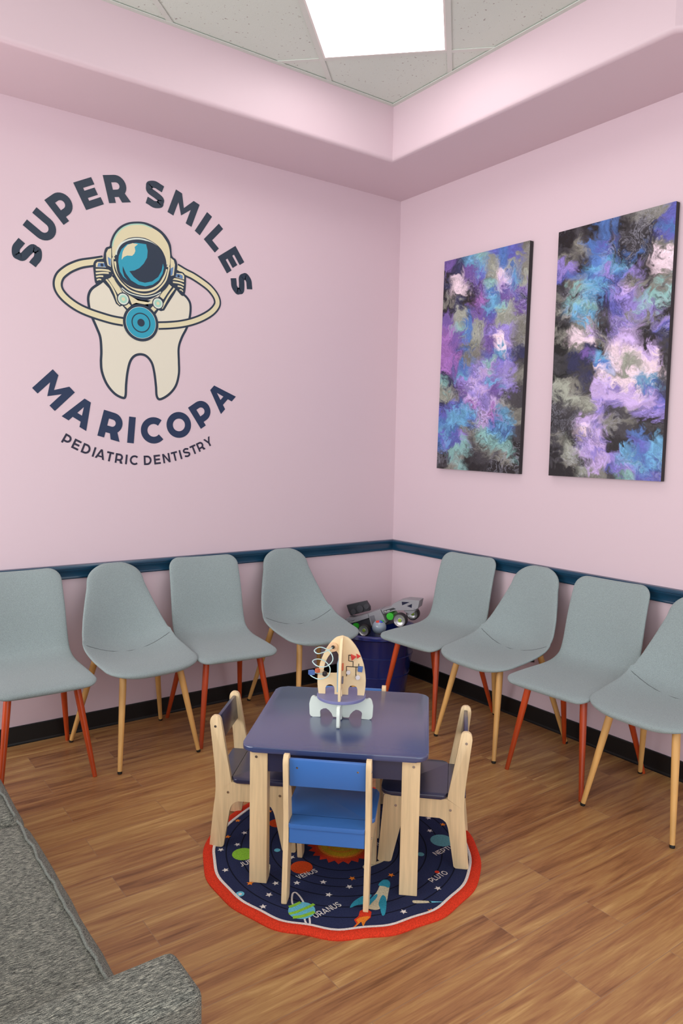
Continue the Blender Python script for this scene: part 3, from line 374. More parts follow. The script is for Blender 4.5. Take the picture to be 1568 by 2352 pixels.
bm = bmesh.new(); sweep(bm, [(0, ZT-.003), (.022, ZT-.003), (.022, ZT+.001), (.003, ZT+.001), (.003, ZT+.02), (0, ZT+.02)], [(XW, -.487), (-.479, -.487), (-.479, -2.13), (-.27, -2.34), (-.27, YS)])
struct('trim_3', bm, GRIDM)
# ceiling light panels (one in view, the others unseen, added to give more light)
DIFF = mat('light_diffuser', (255, 253, 248), .5, emit=PANEL_STRENGTH)
FRAME = mat('light_frame', (226, 222, 218), .4)
def ceiling_light(uc, v0, label):
    c = uv2(uc, v0+.61)
    t = thing('ceiling_light', label, 'ceiling light', (c.x, c.y, ZT), radians(-45), 'recessed panels in the suspended ceiling')
    bm = bmesh.new()
    for lo, hi in (((-.293, -.598, -.001), (-.284, .598, .006)), ((.284, -.598, -.001), (.293, .598, .006)), ((-.284, -.598, -.001), (.284, -.589, .006)), ((-.284, .589, -.001), (.284, .598, .006))): box(bm, lo, hi)
    obj('frame', bm, FRAME, t)
    bm = bmesh.new(); box(bm, (-.284, -.589, -.0005), (.284, .589, .003)); obj('diffuser', bm, DIFF, t)
ceiling_light(.0105, 1.219, 'bright white rectangular light panel in the tiled ceiling above the corner')
for uc, v0, w_ in ((-2.4295, 2.439, 'far left'), (.0105, 4.879, 'behind the camera'), (2.4505, 2.439, 'beyond the right frame edge'), (-2.4295, 4.879, 'over the sofa end')):
    p = uv2(uc, v0+.61)
    if -.9 > p.x > XW+.6 and -.9 > p.y > YS+.6: ceiling_light(uc, v0, 'added bright white ceiling light panel, unseen, on the open room side, '+w_)
# chair rail and baseboards
RAILP = [(0, .800), (.010, .800), (.014, .805), (.013, .812), (.009, .815), (.009, .822), (.013, .834), (.019, .842), (.021, .846), (.021, .851), (.026, .854), (.026, .862), (.020, .869), (0, .871)]
bm = bmesh.new(); sweep(bm, RAILP, [(XW, 0), (0, 0), (0, YS)]); o = struct('trim_1', bm, NAVYP, smooth=True)
BP = [(0, 0), (.018, 0), (.014, .004), (.012, .012), (.011, .086), (.008, .0905), (0, .0905)]
bm = bmesh.new(); sweep(bm, BP, [(XW, 0), (-.0118, 0)]); struct('baseboard_left', bm, BLACKV)
bm = bmesh.new(); sweep(bm, BP, [(0, 0), (0, YS)]); struct('baseboard_right', bm, BLACKV)

# ================================================================ WALL EMBLEM AND LETTERING (vinyl decal on the left wall)
LC = {'navy': (36, 50, 68), 'cream': (214, 206, 170), 'tooth': (216, 211, 194), 'teal': (44, 152, 178), 'mint': (160, 205, 186), 'slate': (92, 128, 172), 'pale': (206, 216, 206)}
LM = {k: mat('vinyl_'+k, v, .45, .35) for k, v in LC.items()}; LK = list(LM)
decal = thing('wall_decal', 'round vinyl wall logo of a tooth wearing an astronaut helmet with curved lettering', 'wall decal', (-1.72, 0, 2.1))
DX, DZ = -1.72, 2.1
def wallT(y): return lambda a, b: (a-DX, y, b-DZ)
parts = {}
for part, kind, col, lay, wd, sm, closed, pts in LOGO:
    bm = parts.setdefault(part, bmesh.new()); T = wallT(-.0006-.0003*lay); mi = LK.index(col)
    if kind == 'fill': flat_poly(bm, crom(pts, 6, True) if sm else pts, T, mi)
    elif kind == 'stroke': flat_stroke(bm, crom(pts, 7, bool(closed)), wd, T, mi, bool(closed))
    else: flat_poly(bm, [(pts[0][0]+wd*cos(2*pi*i/48), pts[0][1]+wd*sin(2*pi*i/48)) for i in range(48)], T, mi)
PL = {'ring': 'cream planet ring around the tooth', 'tooth': 'cream tooth body with two roots', 'harness': 'cream suit straps with mint buttons', 'dial': 'teal round chest dial', 'backpack': 'striped cream pack behind the left shoulder', 'backpack2': 'striped cream pack behind the right shoulder', 'helmet': 'cream astronaut helmet', 'visor': 'teal and navy reflective visor'}
made = {}
for part, bm in parts.items():
    made[part] = obj(part.rstrip('2'), bm, list(LM.values()), decal, label=PL[part])
made['visor'].parent = made['helmet']
WORDS = []
for key, c, r, h, sgn, lets in TEXTS:
    for a, b, lb in {'top': ((0, 5, 'dark navy word SUPER on the arch'), (5, 11, 'dark navy word SMILES on the arch')), 'bottom': ((0, 8, 'navy word MARICOPA on the lower curve'),), 'small': ((0, 9, 'small dark word PEDIATRIC'), (9, 18, 'small dark word DENTISTRY'))}[key]: WORDS.append((key, c, r, h, sgn, lets[a:b], lb))
for key, c, r, h, sgn, lets, lb in WORDS:
    bm = bmesh.new(); w_ = {'top': .265, 'bottom': .262, 'small': .195}[key]
    for ch, a in lets:
        t = radians(a); rad = Vector((cos(t), sin(t))); up = rad if sgn > 0 else -rad; ax = Vector((up.y, -up.x)); base = Vector(c)+rad*r
        put_glyph(bm, ch, w_, lambda x, y, b=base, ax=ax, up=up: (b.x+ax.x*x*h+up.x*y*h-DX, -.0012, b.y+ax.y*x*h+up.y*y*h-DZ), lift=(0, -.00012, 0))
    obj('lettering', bm, mat('vinyl_text_'+key, {'top': (38, 52, 68), 'bottom': (28, 46, 78), 'small': (38, 36, 58)}[key], .45, .35), decal,
        label=lb)

# ================================================================ PAINTINGS
def vnoise(x, y, seed):
    rs = np.random.RandomState(seed); g = rs.rand(256, 256)
    xi = np.floor(x).astype(int); yi = np.floor(y).astype(int); fx = x-xi; fy = y-yi
    fx = fx*fx*fx*(fx*(fx*6-15)+10); fy = fy*fy*fy*(fy*(fy*6-15)+10)
    a = g[yi % 256, xi % 256]; b = g[yi % 256, (xi+1) % 256]; c = g[(yi+1) % 256, xi % 256]; d = g[(yi+1) % 256, (xi+1) % 256]
    return (a*(1-fx)+b*fx)*(1-fy)+(c*(1-fx)+d*fx)*fy
def fbm(x, y, seed, o=5):
    s = 0; am = .5
    for i in range(o): s = s+am*vnoise(x*2**i+17.3*i, y*2**i+9.1*i, seed+i); am *= .5
    return s-.5
PAL = {'K': (30, 29, 31), 'D': (62, 60, 66), 'G': (122, 120, 112), 'P': (106, 74, 158), 'V': (140, 120, 208), 'B': (62, 112, 190), 'N': (42, 44, 84), 'T': (84, 160, 208), 'C': (124, 178, 176), 'S': (152, 156, 142), 'W': (240, 212, 228), 'L': (190, 160, 222), 'I': (84, 86, 182), 'M': (158, 96, 186)}
ART1 = ['PNTCIBIG', 'KNPTSBSG', 'NWPISWBG', 'KWKPCLTS', 'GKKPBPIP', 'KNKMTPPN', 'PSDPTCSP', 'PSBPISSP', 'MCBSPSSG', 'MPBSVVVG', 'MPGSPWVG', 'MPBGPWLN', 'MMGGITIN', 'MPBVCIVD', 'NPTVLVVG', 'CNVLVTVG', 'SNPVLPVD', 'SGPLVPDD', 'NIBMVLGD', 'ITTTLMTG', 'BTTBLBTG', 'TBGGCTBD', 'IIVGCCTD', 'BICDGCCK', 'KCCDDGCK', 'DCGKDDGK', 'KGCKKKKK']
ART2 = ['KDKBDGGI', 'KGDBKDGI', 'DGBIDKDI', 'GDBBKDKB', 'VDBTKBKI', 'VKTVTKKG', 'IBBVBVDW', 'DGTBIGKW', 'DCTTVLDG', 'GDTBVVGC', 'DCTNIVCC', 'GTCNIVCD', 'DTTDVGVK', 'KGGKVVGK', 'GWLKVLDV', 'KWWGLLKI', 'KGNKWLKN', 'DNPTWWLD', 'DNNBWSWK', 'KNDWGSWD', 'KDNLWWTD', 'SGDLVWBN', 'SSDLLLVN', 'DSGVLLLI', 'DGSLVLLV', 'DDGVDGVI', 'KDLVDDVV', 'DDLLGGKK', 'DDWVGDKD', 'GKVLKDBK', 'DSLVKKIT', 'KSKLVTBT', 'DGDLVTTB', 'KKSGIVBI', 'KKDGDCII']
def paint_field(rows, Wd, Hh, seed, nu, nv):
    uu, vv = np.meshgrid(np.linspace(0, 1, nu), np.linspace(0, 1, nv)); X, Y = uu*Wd, vv*Hh
    # iterated domain warping: big drifts, then curls, then fine feathering
    a1, a2 = fbm(X*5, Y*5, seed, 4), fbm(X*5, Y*5, seed+20, 4)
    b1, b2 = fbm(X*13+a1*7, Y*13+a2*7, seed+40, 4), fbm(X*13+a2*7, Y*13-a1*7, seed+60, 4)
    c1, c2 = fbm(X*34+b1*7, Y*34+b2*7, seed+70, 3), fbm(X*34+b2*7, Y*34-b1*7, seed+75, 3)
    U = X+a1*.07+b1*.12+c1*.045; V = Y+a2*.08+b2*.13+c2*.05
    g = np.array([[PAL[c] for c in r] for r in rows], float)/255; g = np.where(g <= .04045, g/12.92, ((g+.055)/1.055)**2.4)
    H, W = g.shape[:2]
    def look_up(U, V, k):
        gx = np.clip(U/Wd*W-.5, 0, W-1.001); gy = np.clip(V/Hh*H-.5, 0, H-1.001)
        ix, iy = gx.astype(int), gy.astype(int); fx, fy = gx-ix, gy-iy
        q = lambda f: (lambda t: t*t*(3-2*t))(np.clip((f-.5)*k+.5, 0, 1))
        fx, fy = q(fx)[..., None], q(fy)[..., None]
        return (g[iy, ix]*(1-fx)+g[iy, ix+1]*fx)*(1-fy)+(g[iy+1, ix]*(1-fx)+g[iy+1, ix+1]*fx)*fy
    c = look_up(U, V, 1.15)
    # a second, more strongly folded layer shows through in feathered patches
    d = look_up(U+b2*.14+c2*.05, V+b1*.16+c1*.06, 1.2)
    m = np.clip((fbm(U*16+c1*4, V*16, seed+80, 4)+.02)*7+.35, 0, 1)[..., None]
    c = c*(1-.55*m)+d*.55*m
    lum = c.mean(2, keepdims=True); c = lum+(c-lum)*.84
    # ink folds, dark and milky
    f = fbm(U*11+b2*3, V*11+c1*2, seed+85, 4); grad = np.hypot(*np.gradient(f)); wl = f/(np.maximum(grad, np.median(grad)*.8)*1.1)
    k = (np.exp(-wl**2)*np.clip(fbm(X*6, Y*6, seed+86, 3)*6+.4, 0, 1))[..., None]
    c = c*(1-.6*k)+np.array([.02, .02, .03])*.6*k
    f = fbm(U*12+b1*4, V*12+c2*2, seed+90, 4)-.04; grad = np.hypot(*np.gradient(f)); wl = f/(np.maximum(grad, np.median(grad)*.8)*.9)
    k = (np.exp(-wl**2)*np.clip(fbm(X*6, Y*6, seed+96, 3)*6+.4, 0, 1))[..., None]
    c = c*(1-.3*k)+np.array([.5, .5, .62])*.3*k
    c = c*(1+1.1*fbm(U*30+c1*5, V*30, seed+99, 4))[..., None]
    return X, Y, np.clip(c, 0, 1)
def painting(name, rows, y0, y1, z0, z1, label, seed, tilt=0, soft=1.0):
    Wd, Hh = abs(y1-y0), z1-z0; yc, zc = (y0+y1)/2, (z0+z1)/2
    t = thing(name, label, 'painting', (-.002, yc, zc), 0, 'pair of abstract paintings on the right wall'); t.rotation_euler = (radians(tilt), 0, 0)
    bm = bmesh.new(); box(bm, (-.0275, -Wd/2, -Hh/2), (0, Wd/2, Hh/2), bev=.0012, seg=1); obj('canvas_edge', bm, mat('black_canvas_edge', (24, 23, 27), .5), t)
    nu, nv = 250, 490
    X, Y, c = paint_field(rows, Wd, Hh, seed, nu, nv)
    me = bpy.data.meshes.new('painted_surface')
    co = np.stack([np.full(X.size, -.0281), (Wd/2-X).ravel(), (Hh/2-Y).ravel()], 1)
    idx = np.arange(nu*nv).reshape(nv, nu)
    f = np.stack([idx[:-1, :-1], idx[1:, :-1], idx[1:, 1:], idx[:-1, 1:]], -1).reshape(-1, 4)
    me.from_pydata(co.tolist(), [], f.tolist())
    at = me.color_attributes.new('paint', 'FLOAT_COLOR', 'POINT'); at.data.foreach_set('color', np.concatenate([np.clip(c, 0, 1).reshape(-1, 3), np.ones((X.size, 1))], 1).ravel())
    m = MATS.get('poured_paint')
    if not m:
        m = mat('poured_paint', (100, 100, 100), .22, .45); nt = m.node_tree; a = nt.nodes.new('ShaderNodeAttribute'); a.attribute_name = 'paint'
        nt.links.new(a.outputs['Color'], nt.nodes['Principled BSDF'].inputs['Base Color'])
    me.materials.append(m); o = bpy.data.objects.new('painted_surface', me); COL.objects.link(o); o.parent = t
painting('painting', ART1, -.444, -1.089, 1.357, 2.590, 'tall abstract canvas of purple and teal swirls, the one nearer the room corner', 3, .8)
painting('painting', ART2, -1.281, -1.909, 1.354, 2.587, 'tall abstract canvas of black, grey and lilac clouds, the one further from the room corner', 55, 0)
# ================================================================ WAITING CHAIRS
# local frame: x across, -y to the front, origin on the floor 0.33 m in front of the wall
def lerp_tab(tab, q):
    for (a, x), (b, y) in zip(tab, tab[1:]):
        if q <= b: return x+(y-x)*(q-a)/(b-a) if b > a else y
    return tab[-1][1]
SQP = [(.045, .868), (.072, .80), (.098, .70), (.118, .60), (.138, .53), (.165, .483), (.215, .458), (.29, .447), (.38, .445), (.48, .443), (.56, .438), (.60, .428)]
RDP = [(.040, .872), (.068, .80), (.096, .70), (.122, .60), (.145, .535), (.175, .487), (.225, .457), (.30, .443), (.39, .441), (.48, .443), (.55, .440), (.60, .430)]
def shell(kind):
    prof = crom([(p[0], p[1]) for p in (SQP if kind == 'square' else RDP)], 8)
    P = [Vector((0, -(d-.33), z)) for d, z in prof]; cum = [0]
    for a, b in zip(P, P[1:]): cum.append(cum[-1]+(b-a).length)
    L = cum[-1]; T = .030
    def at(s):
        s = max(0, min(L, s)); i = 0
        while i < len(P)-2 and cum[i+1] < s: i += 1
        t = (s-cum[i])/max(1e-9, cum[i+1]-cum[i]); p = P[i].lerp(P[i+1], t)
        a, b = P[max(0, i-2)], P[min(len(P)-1, i+3)]; tg = (b-a).normalized(); n = Vector((0, tg.z, -tg.y))
        return p, n
    E = L
    if kind == 'square':
        r1, r2 = .062, .06
        def wd(s):
            w0 = lerp_tab([(0, .196), (.2, .202), (.38, .205), (.5, .207), (.75, .214), (E, .216)], s)
            if s < r1: return w0-r1+sqrt(max(0, r1*r1-(r1-s)**2))
            if E-s < r2: return w0-r2+sqrt(max(0, r2*r2-(r2-(E-s))**2))
            return w0
        cv = [(0, .018), (.25, .022), (.40, .016), (.5, .010), (.8, .004), (E, 0)]
    else:
        def wd(s):
            q = E-s
            if s < .11: return .150*sqrt(max(0, 1-(1-min(1, (s+.004)/.114))**2.2))+.0
            w0 = lerp_tab([(0, .15), (.11, .150), (.18, .172), (.27, .199), (.35, .219), (.42, .230), (.5, .236), (.62, .238), (.75, .232), (E, .222)], s)
            if q < .11: w0 *= max(.0, 1-(1-(q+.003)/.113)**2.6)**.42
            return w0
        cv = [(0, .010), (.15, .024), (.3, .045), (.42, .058), (.52, .040), (.7, .016), (E, .002)]
    S = [0, .0015, .004, .008, .013, .02, .03, .04, .052, .066, .085]; S = S+[.1+(E-.2)*i/34 for i in range(35)]+[E-x for x in S[::-1]]
    bm = bmesh.new(); M = 36; rings = []
    sp = lambda v, e: math.copysign(abs(v)**e, v)
    def surf(s, x, k):
        p, n = at(s); wmax = .2; c = lerp_tab(cv, s)*(x/wmax)**2
        return p+n*(c+k)+Vector((x, 0, 0))
    for s in S:
        W_ = max(.004, wd(s)); q = min(s, E-s); th = T/2*(sqrt(max(0, 1-(1-min(1, q/(T*.55)))**2))*.94+.06)
        rings.append([bm.verts.new(surf(s, W_*sp(cos(2*pi*k/M), .55), th*sp(sin(2*pi*k/M), .75))) for k in range(M)])
    for a, b in zip(rings, rings[1:]):
        for k in range(M): bm.faces.new([a[k], a[(k+1) % M], b[(k+1) % M], b[k]])
    bm.faces.new(rings[0][::-1]); bm.faces.new(rings[-1])
    return bm, surf, wd, T
def make_chair(kind):
    t = thing('upholstered_chair', 'x', 'chair')
    bm, surf, wd, T = shell(kind); sh = obj('seat_shell', bm, GREYF, t, smooth=True, angle=60)
    if kind == 'round':
        bm = bmesh.new(); pts = []
        for i in range(31):
            f = -1+2*i/30; s = .505-.04*f*f; x = wd(s)*.985*f; pts.append(surf(s, x, T/2*max(0, 1-abs(f)**(2/.55))**.375+.0006))
        tube(bm, pts, .0014, 6); obj('seam', bm, SEAMF, sh, smooth=True)
    red = kind == 'square'; mt = REDWOOD if red else TANWOOD
    ft = ((.197, .565), (.213, .085)) if red else ((.20, .580), (.242, .090))
    for (fx, fd), (tx, td, tz) in zip(ft, ((.140, .490, .428), (.155, .215, .442 if red else .455))):
        for s in (-1, 1):
            a = Vector((s*tx, -(td-.33), tz)); b = Vector((s*fx, -(fd-.33), 0)); bm = bmesh.new()
            e = a.lerp(b, .975) if not red else b
            tube(bm, [a.lerp(e, k/6) for k in range(7)], [.0155, .0158, .015, .0138, .0125, .0112, .0098], 14)
            lg = obj('leg', bm, mt, t, smooth=True, angle=50)
            if not red:
                bm = bmesh.new(); tube(bm, [a.lerp(b, .9745), a.lerp(b, .99), b], [.0106, .0106, .009], 14); obj('foot_cap', bm, RUBBER, lg, smooth=True, angle=50)
    bm = bmesh.new()
    for s in (-1, 1): tube(bm, [(s*.138, -.155, .420), (s*.05, -.06, .424), (-s*.05, .02, .424), (-s*.133, .10, .425)], .008, 8)
    obj('seat_frame', bm, DARKF, t, smooth=True)
    return t
CH = {'square': make_chair('square'), 'round': make_chair('round')}
used = {'square': False, 'round': False}
def place(kind, wall, along, rot, label, dd=0):
    o = CH[kind] if not used[kind] else dup(CH[kind])
    used[kind] = True; o['label'] = label; o['group'] = 'grey waiting chairs along the '+wall+' wall'
    if wall == 'left': o.location = (along, -.33-dd, 0); o.rotation_euler = (0, 0, radians(rot))
    else: o.location = (-.33-dd, along, 0); o.rotation_euler = (0, 0, radians(rot-90))
place('square', 'left', -2.375, 0, 'grey square-backed chair with red legs beside the sofa, cut by the left picture edge')
place('round', 'left', -1.897, 4, 'grey round-backed chair with tan legs, nearer the sofa on the logo wall', .01)
place('square', 'left', -1.438, -5, 'grey square-backed chair with red legs between two tan-legged chairs on the logo wall')
place('round', 'left', -.895, -2, 'grey round-backed chair with tan legs, left of the navy toy tub', -.01)
place('square', 'right', -.80, 5, 'grey square-backed chair with red legs, right of the navy toy tub')
place('round', 'right', -1.268, 0, 'grey round-backed chair with tan legs between two red-legged chairs under the paintings')
place('square', 'right', -1.73, 3, 'grey square-backed chair with red legs, second from the right picture edge')
place('round', 'right', -2.165, 0, 'grey round-backed chair with tan legs, cut by the right picture edge')

# ================================================================ RUG
RUGM = {'navy': (42, 48, 80), 'dark': (20, 22, 38), 'red': (206, 58, 36), 'white': (222, 214, 210), 'orange': (206, 74, 32), 'amber': (226, 128, 44), 'yellow': (206, 158, 36), 'green': (138, 190, 62), 'teal': (96, 152, 164), 'teal2': (52, 146, 174), 'sky': (104, 182, 206), 'cream': (206, 196, 168)}
RMt = [mat('rug_'+k, v, .95, .1, var=.12, vscale=260, bump=.5, bscale=700) for k, v in RUGM.items()]; RK = list(RUGM)
rug = thing('round_rug', 'round navy space rug with planets, stars and a red border under the play table', 'rug', (-1.616, -1.669, 0))
def wob(a): return .0012*sin(5*a+1)+.0014*sin(11*a)+(.0016+.0035*max(0, cos(a+radians(125)))**3)*sin(17*a+2)
RR = .500
bm = bmesh.new(); rings = []
NA = 144
def rugring(r, z, k=1): return [bm.verts.new((cos(2*pi*i/NA)*(r+k*wob(2*pi*i/NA)), sin(2*pi*i/NA)*(r+k*wob(2*pi*i/NA)), z)) for i in range(NA)]
rr = [rugring(RR-.034, .0, 1), rugring(RR-.034, .0078, 1)]
for f in (rr,):
    pass
c0 = bm.verts.new((0, 0, .0078)); c1 = bm.verts.new((0, 0, 0))
for i in range(NA):
    j = (i+1) % NA; bm.faces.new([rr[1][i], rr[1][j], c0]); bm.faces.new([rr[0][j], rr[0][i], c1]); bm.faces.new([rr[0][i], rr[0][j], rr[1][j], rr[1][i]])
# printed design, woven level with the pile, each colour a hair higher than the one below
def rT(lay): return lambda x, y: (x, y, .0078+.00025*lay)
sx, sy = .006, .012
for r in (.165, .215, .262, .315, .372, .425):
    flat_stroke(bm, [(sx+r*cos(2*pi*i/90), sy+r*sin(2*pi*i/90)) for i in range(90)], .0045, rT(.6), RK.index('dark'), True)
rnd = random.Random(4)
for kind, col, lay, wd, sm, pts in RUG:
    mi = RK.index(col); T = rT(lay)
    if kind == 'fill': flat_poly(bm, crom(pts, 5, True) if sm else pts, T, mi)
    elif kind == 'stroke': flat_stroke(bm, crom(pts, 5), wd, T, mi)
    elif kind == 'disc': flat_poly(bm, [(pts[0][0]+wd*cos(2*pi*i/36), pts[0][1]+wd*sin(2*pi*i/36)) for i in range(36)], T, mi)
    elif kind == 'star':
        a0 = rnd.uniform(0, 1.2); flat_poly(bm, [(pts[0][0]+(wd if i % 2 == 0 else wd*.45)*cos(a0+pi*i/5), pts[0][1]+(wd if i % 2 == 0 else wd*.45)*sin(a0+pi*i/5)) for i in range(10)], T, mi)
    elif kind == 'sun':
        flat_poly(bm, [(sx+(.128 if i % 2 == 0 else .108)*cos(2*pi*i/44), sy+(.128 if i % 2 == 0 else .108)*sin(2*pi*i/44)) for i in range(44)], rT(2), RK.index('red'))
        for r, c, l in ((.098, 'orange', 3), (.088, 'amber', 4), (.078, 'yellow', 5), (.052, 'amber', 6), (.047, 'yellow', 7)):
            flat_poly(bm, [(sx+r*cos(2*pi*i/48), sy+r*sin(2*pi*i/48)) for i in range(48)], rT(l), RK.index(c))
for s, a, b, h in RUGTEXT:
    a, b = Vector(a), Vector(b); d = (b-a); wtot = sum(glyph(ch, .16)[0]+.16 for ch in s); k = d.length/wtot; d.normalize(); n = Vector((-d.y, d.x)); x = 0
    for ch in s:
        W_, _, _ = glyph(ch, .16)
        put_glyph(bm, ch, .16, lambda u, v, x=x: (a.x+d.x*(x+u)*k+n.x*v*h, a.y+d.y*(x+u)*k+n.y*v*h, .0078+.0005), RK.index('white'), False, lift=(0, 0, .00012)); x += W_+.16
obj('rug_field', bm, RMt, rug, label='navy rug field with planets and stars')
def annulus(name, prof, m, label):
    bm = bmesh.new(); R = []
    for i in range(NA):
        a = 2*pi*i/NA; R.append([bm.verts.new((cos(a)*(r+wob(a)), sin(a)*(r+wob(a)), z)) for r, z in prof])
    for i in range(NA):
        A, B = R[i], R[(i+1) % NA]
        for j in range(len(prof)): bm.faces.new([A[j], A[(j+1) % len(prof)], B[(j+1) % len(prof)], B[j]])
    obj(name, bm, m, rug, smooth=True, label=label)
annulus('rug_border', [(RR-.027, 0), (RR-.027, .010), (RR-.020, .0135), (RR-.010, .013), (RR+.002, .010), (RR+.008, .004), (RR+.008, 0)], RMt[RK.index('red')], 'red bound edge')
annulus('rug_piping', [(RR-.036, .002), (RR-.036, .0105), (RR-.031, .012), (RR-.026, .0115), (RR-.026, .002)], RMt[RK.index('white')], 'white line inside the red edge')

# ================================================================ PLAY TABLE AND CHILD CHAIRS
TH = radians(-42.6); ZR = .0082
table = thing('play_table', 'square navy children\'s table with pale wood legs standing on the round rug', 'table', (-1.606, -1.653, ZR), TH)
TA, TB, HT = .310, .313, .489
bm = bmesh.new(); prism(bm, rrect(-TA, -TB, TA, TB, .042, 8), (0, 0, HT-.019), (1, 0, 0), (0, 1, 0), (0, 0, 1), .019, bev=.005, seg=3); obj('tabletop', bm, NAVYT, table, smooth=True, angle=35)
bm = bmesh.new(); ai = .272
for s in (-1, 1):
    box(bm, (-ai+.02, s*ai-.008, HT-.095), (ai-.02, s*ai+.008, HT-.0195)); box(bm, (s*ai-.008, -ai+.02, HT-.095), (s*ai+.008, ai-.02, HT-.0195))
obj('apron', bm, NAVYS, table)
for sx_ in (-1, 1):
    for sy_ in (-1, 1):
        x0, x1 = sorted((sx_*.284, sx_*.224)); y0, y1 = sorted((sy_*.285, sy_*.240)); bm = bmesh.new(); box(bm, (x0, y0, 0), (x1, y1, HT-.0195), bev=.002, seg=2); lg = obj('leg', bm, BIRCH, table)
        if sy_ < 0:
            bm = bmesh.new(); tube(bm, [(sx_*.262, -.2845, HT-.045), (sx_*.262, -.2866, HT-.045)], .0045, 14); tube(bm, [(sx_*.262, -.286, HT-.045), (sx_*.262, -.2872, HT-.045)], .0022, 6); obj('bolt', bm, STEEL, lg)
# child chair, local frame: +y toward the table (front), x across; s runs from front foot (0) to back foot (.324)
OUT = [(0, 0), (.049, 0), (.083, .150), (.103, .180), (.232, .180), (.247, .150), (.272, 0), (.324, 0), (.310, .140), (.300, .215), (.303, .295), (.3225, .475), (.318, .494), (.300, .500), (.284, .492), (.245, .271), (.242, .251), (.020, .251), (.018, .238)]
RADS = [.006, .007, .03, .022, .022, .03, .007, .006, .05, .05, .05, .02, .016, .016, .02, .004, .001, .003, .01]
def child_chair(m, label, seatm):
    t = thing('child_chair', label, 'child chair'); ol = rounded(OUT, RADS, 4)
    W2 = .1415; TKp = .017
    for s in (-1, 1):
        bm = bmesh.new(); x0 = s*W2 if s < 0 else W2-TKp
        prism(bm, ol, (x0, .162, 0), (0, -1, 0), (0, 0, 1), (1, 0, 0), TKp, bev=.0022)
        pn = obj('side_panel', bm, BIRCH, t, smooth=True, angle=30)
        for q in ((.061, .212), (.254, .212), (.302, .458)):
            y = .162-q[0]; bm = bmesh.new(); tube(bm, [(s*(W2-.001), y, q[1]), (s*(W2+.0012), y, q[1])], .0046, 14); tube(bm, [(s*(W2+.001), y, q[1]), (s*(W2+.0018), y, q[1])], .002, 6); obj('bolt', bm, STEEL, pn)
    # seat: wide ahead of the posts, narrow between them
    wi = W2-TKp-.001
    sp = rounded([(-W2-.008, .162-.232), (-W2-.008, .162-.03), (-W2+.015, .162-.006), (W2-.015, .162-.006), (W2+.008, .162-.03), (W2+.008, .162-.232), (wi, .162-.240), (wi, .162-.306), (-wi, .162-.306), (-wi, .162-.240)], [.012, .03, .02, .02, .03, .012, .001, .003, .003, .001], 4)
    bm = bmesh.new(); prism(bm, sp, (0, 0, .2515), (1, 0, 0), (0, 1, 0), (0, 0, 1), .0145, bev=.004, seg=3); obj('seat', bm, seatm, t, smooth=True, angle=35)
    bm = bmesh.new(); box(bm, (-wi, .162-.300, .198), (wi, .162-.286, .251), bev=.002, seg=1); obj('back_rail', bm, m, t)
    bm = bmesh.new(); box(bm, (-wi, -.007, -.047), (wi, .007, .047), M=Matrix.Translation((0, .162-.297, .437)) @ Matrix.Rotation(radians(5.5), 4, 'X'), bev=.003, seg=2); br = obj('backrest', bm, m, t, smooth=True, angle=35)
    for s in (-1, 1):
        bm = bmesh.new(); M = Matrix.Translation((s*.098, .162-.297-.0076, .455)) @ Matrix.Rotation(radians(90), 4, 'X'); lathe(bm, [(0, .0016), (.0036, .0014), (.0042, 0)], M, 12); obj('bolt', bm, STEEL, br)
    return t
def stand(t, x, y, rz): t.location = (x, y, ZR); t.rotation_euler = (0, 0, rz)
G = 'child chairs around the play table'
ux, uy = Vector((cos(TH), sin(TH))), Vector((-sin(TH), cos(TH)))
blue = child_chair(BLUE, 'blue child chair with its back to the camera, in front of the play table', BLUE)
navy = child_chair(NAVYS, 'navy child chair at the left side of the play table', NAVYS)
b2 = dup(blue); b2['label'] = 'blue child chair behind the play table, only its backrest showing'
n2 = dup(navy); n2['label'] = 'navy child chair at the right side of the play table'
for c in (blue, navy, b2, n2): c['group'] = G
def panel_place(t, front_or_back, pt, facing, s_at, side):
    """put the point of the side panel at distance s_at (0 front foot) on world point pt; facing = world dir of local +y; side -1/+1 = which panel's outer face"""
    f = Vector(facing).normalized(); r = Vector((f.y, -f.x)); ang = atan2(f.y, f.x)-pi/2
    o = Vector(pt)-f*(.162-s_at)-r*(side*.1415); stand(t, o.x, o.y, ang)
a45 = radians(-45)
# right chair faces the table (direction -a); visible panel is its left-hand side as seen from the seat
panel_place(n2, 0, (-1.563, -1.812), (-cos(a45), -sin(a45)), 0.0, -1)
# left chair faces +a; visible panel is on its right-hand side
panel_place(navy, 0, (-2.018, -1.387), (cos(TH), sin(TH)), .324, 1)
panel_place(blue, 0, (-1.983+.0, -1.838), (cos(radians(46.4)), sin(radians(46.4))), .324, -1)
panel_place(b2, 0, (-1.262, -1.478), (-cos(radians(47.4)), -sin(radians(47.4))), .305, -1)
# ================================================================ WOODEN ROCKET TOY
PALEW = mat('toy_plywood', (232, 208, 168), .5, .35, var=.03, vscale=12); FINW = mat('toy_white_fin', (222, 230, 222), .45); DISCM = mat('toy_lilac_disc', (120, 122, 168), .4)
PEACH = mat('toy_peach_round', (226, 186, 148), .5); LBLUE = mat('toy_light_blue', (150, 182, 206), .5); WIRE = mat('wire_pale_blue', (188, 220, 222), .3); BEADK = mat('bead_black', (38, 34, 36), .3)
TRED = mat('toy_red', (208, 52, 46), .4); TBLUE = mat('toy_blue', (72, 106, 170), .45); TWHITE = mat('toy_white_knob', (226, 222, 226), .4); SLOT = mat('slot_dark', (34, 26, 24), .8); OR = mat('toy_orange', (206, 104, 70), .5)
ZTB = ZR+HT
L0 = Vector((-1.700, -1.576)); aR = radians(-41.56); dR = Vector((cos(aR), sin(aR))); cR = L0+dR*.1107
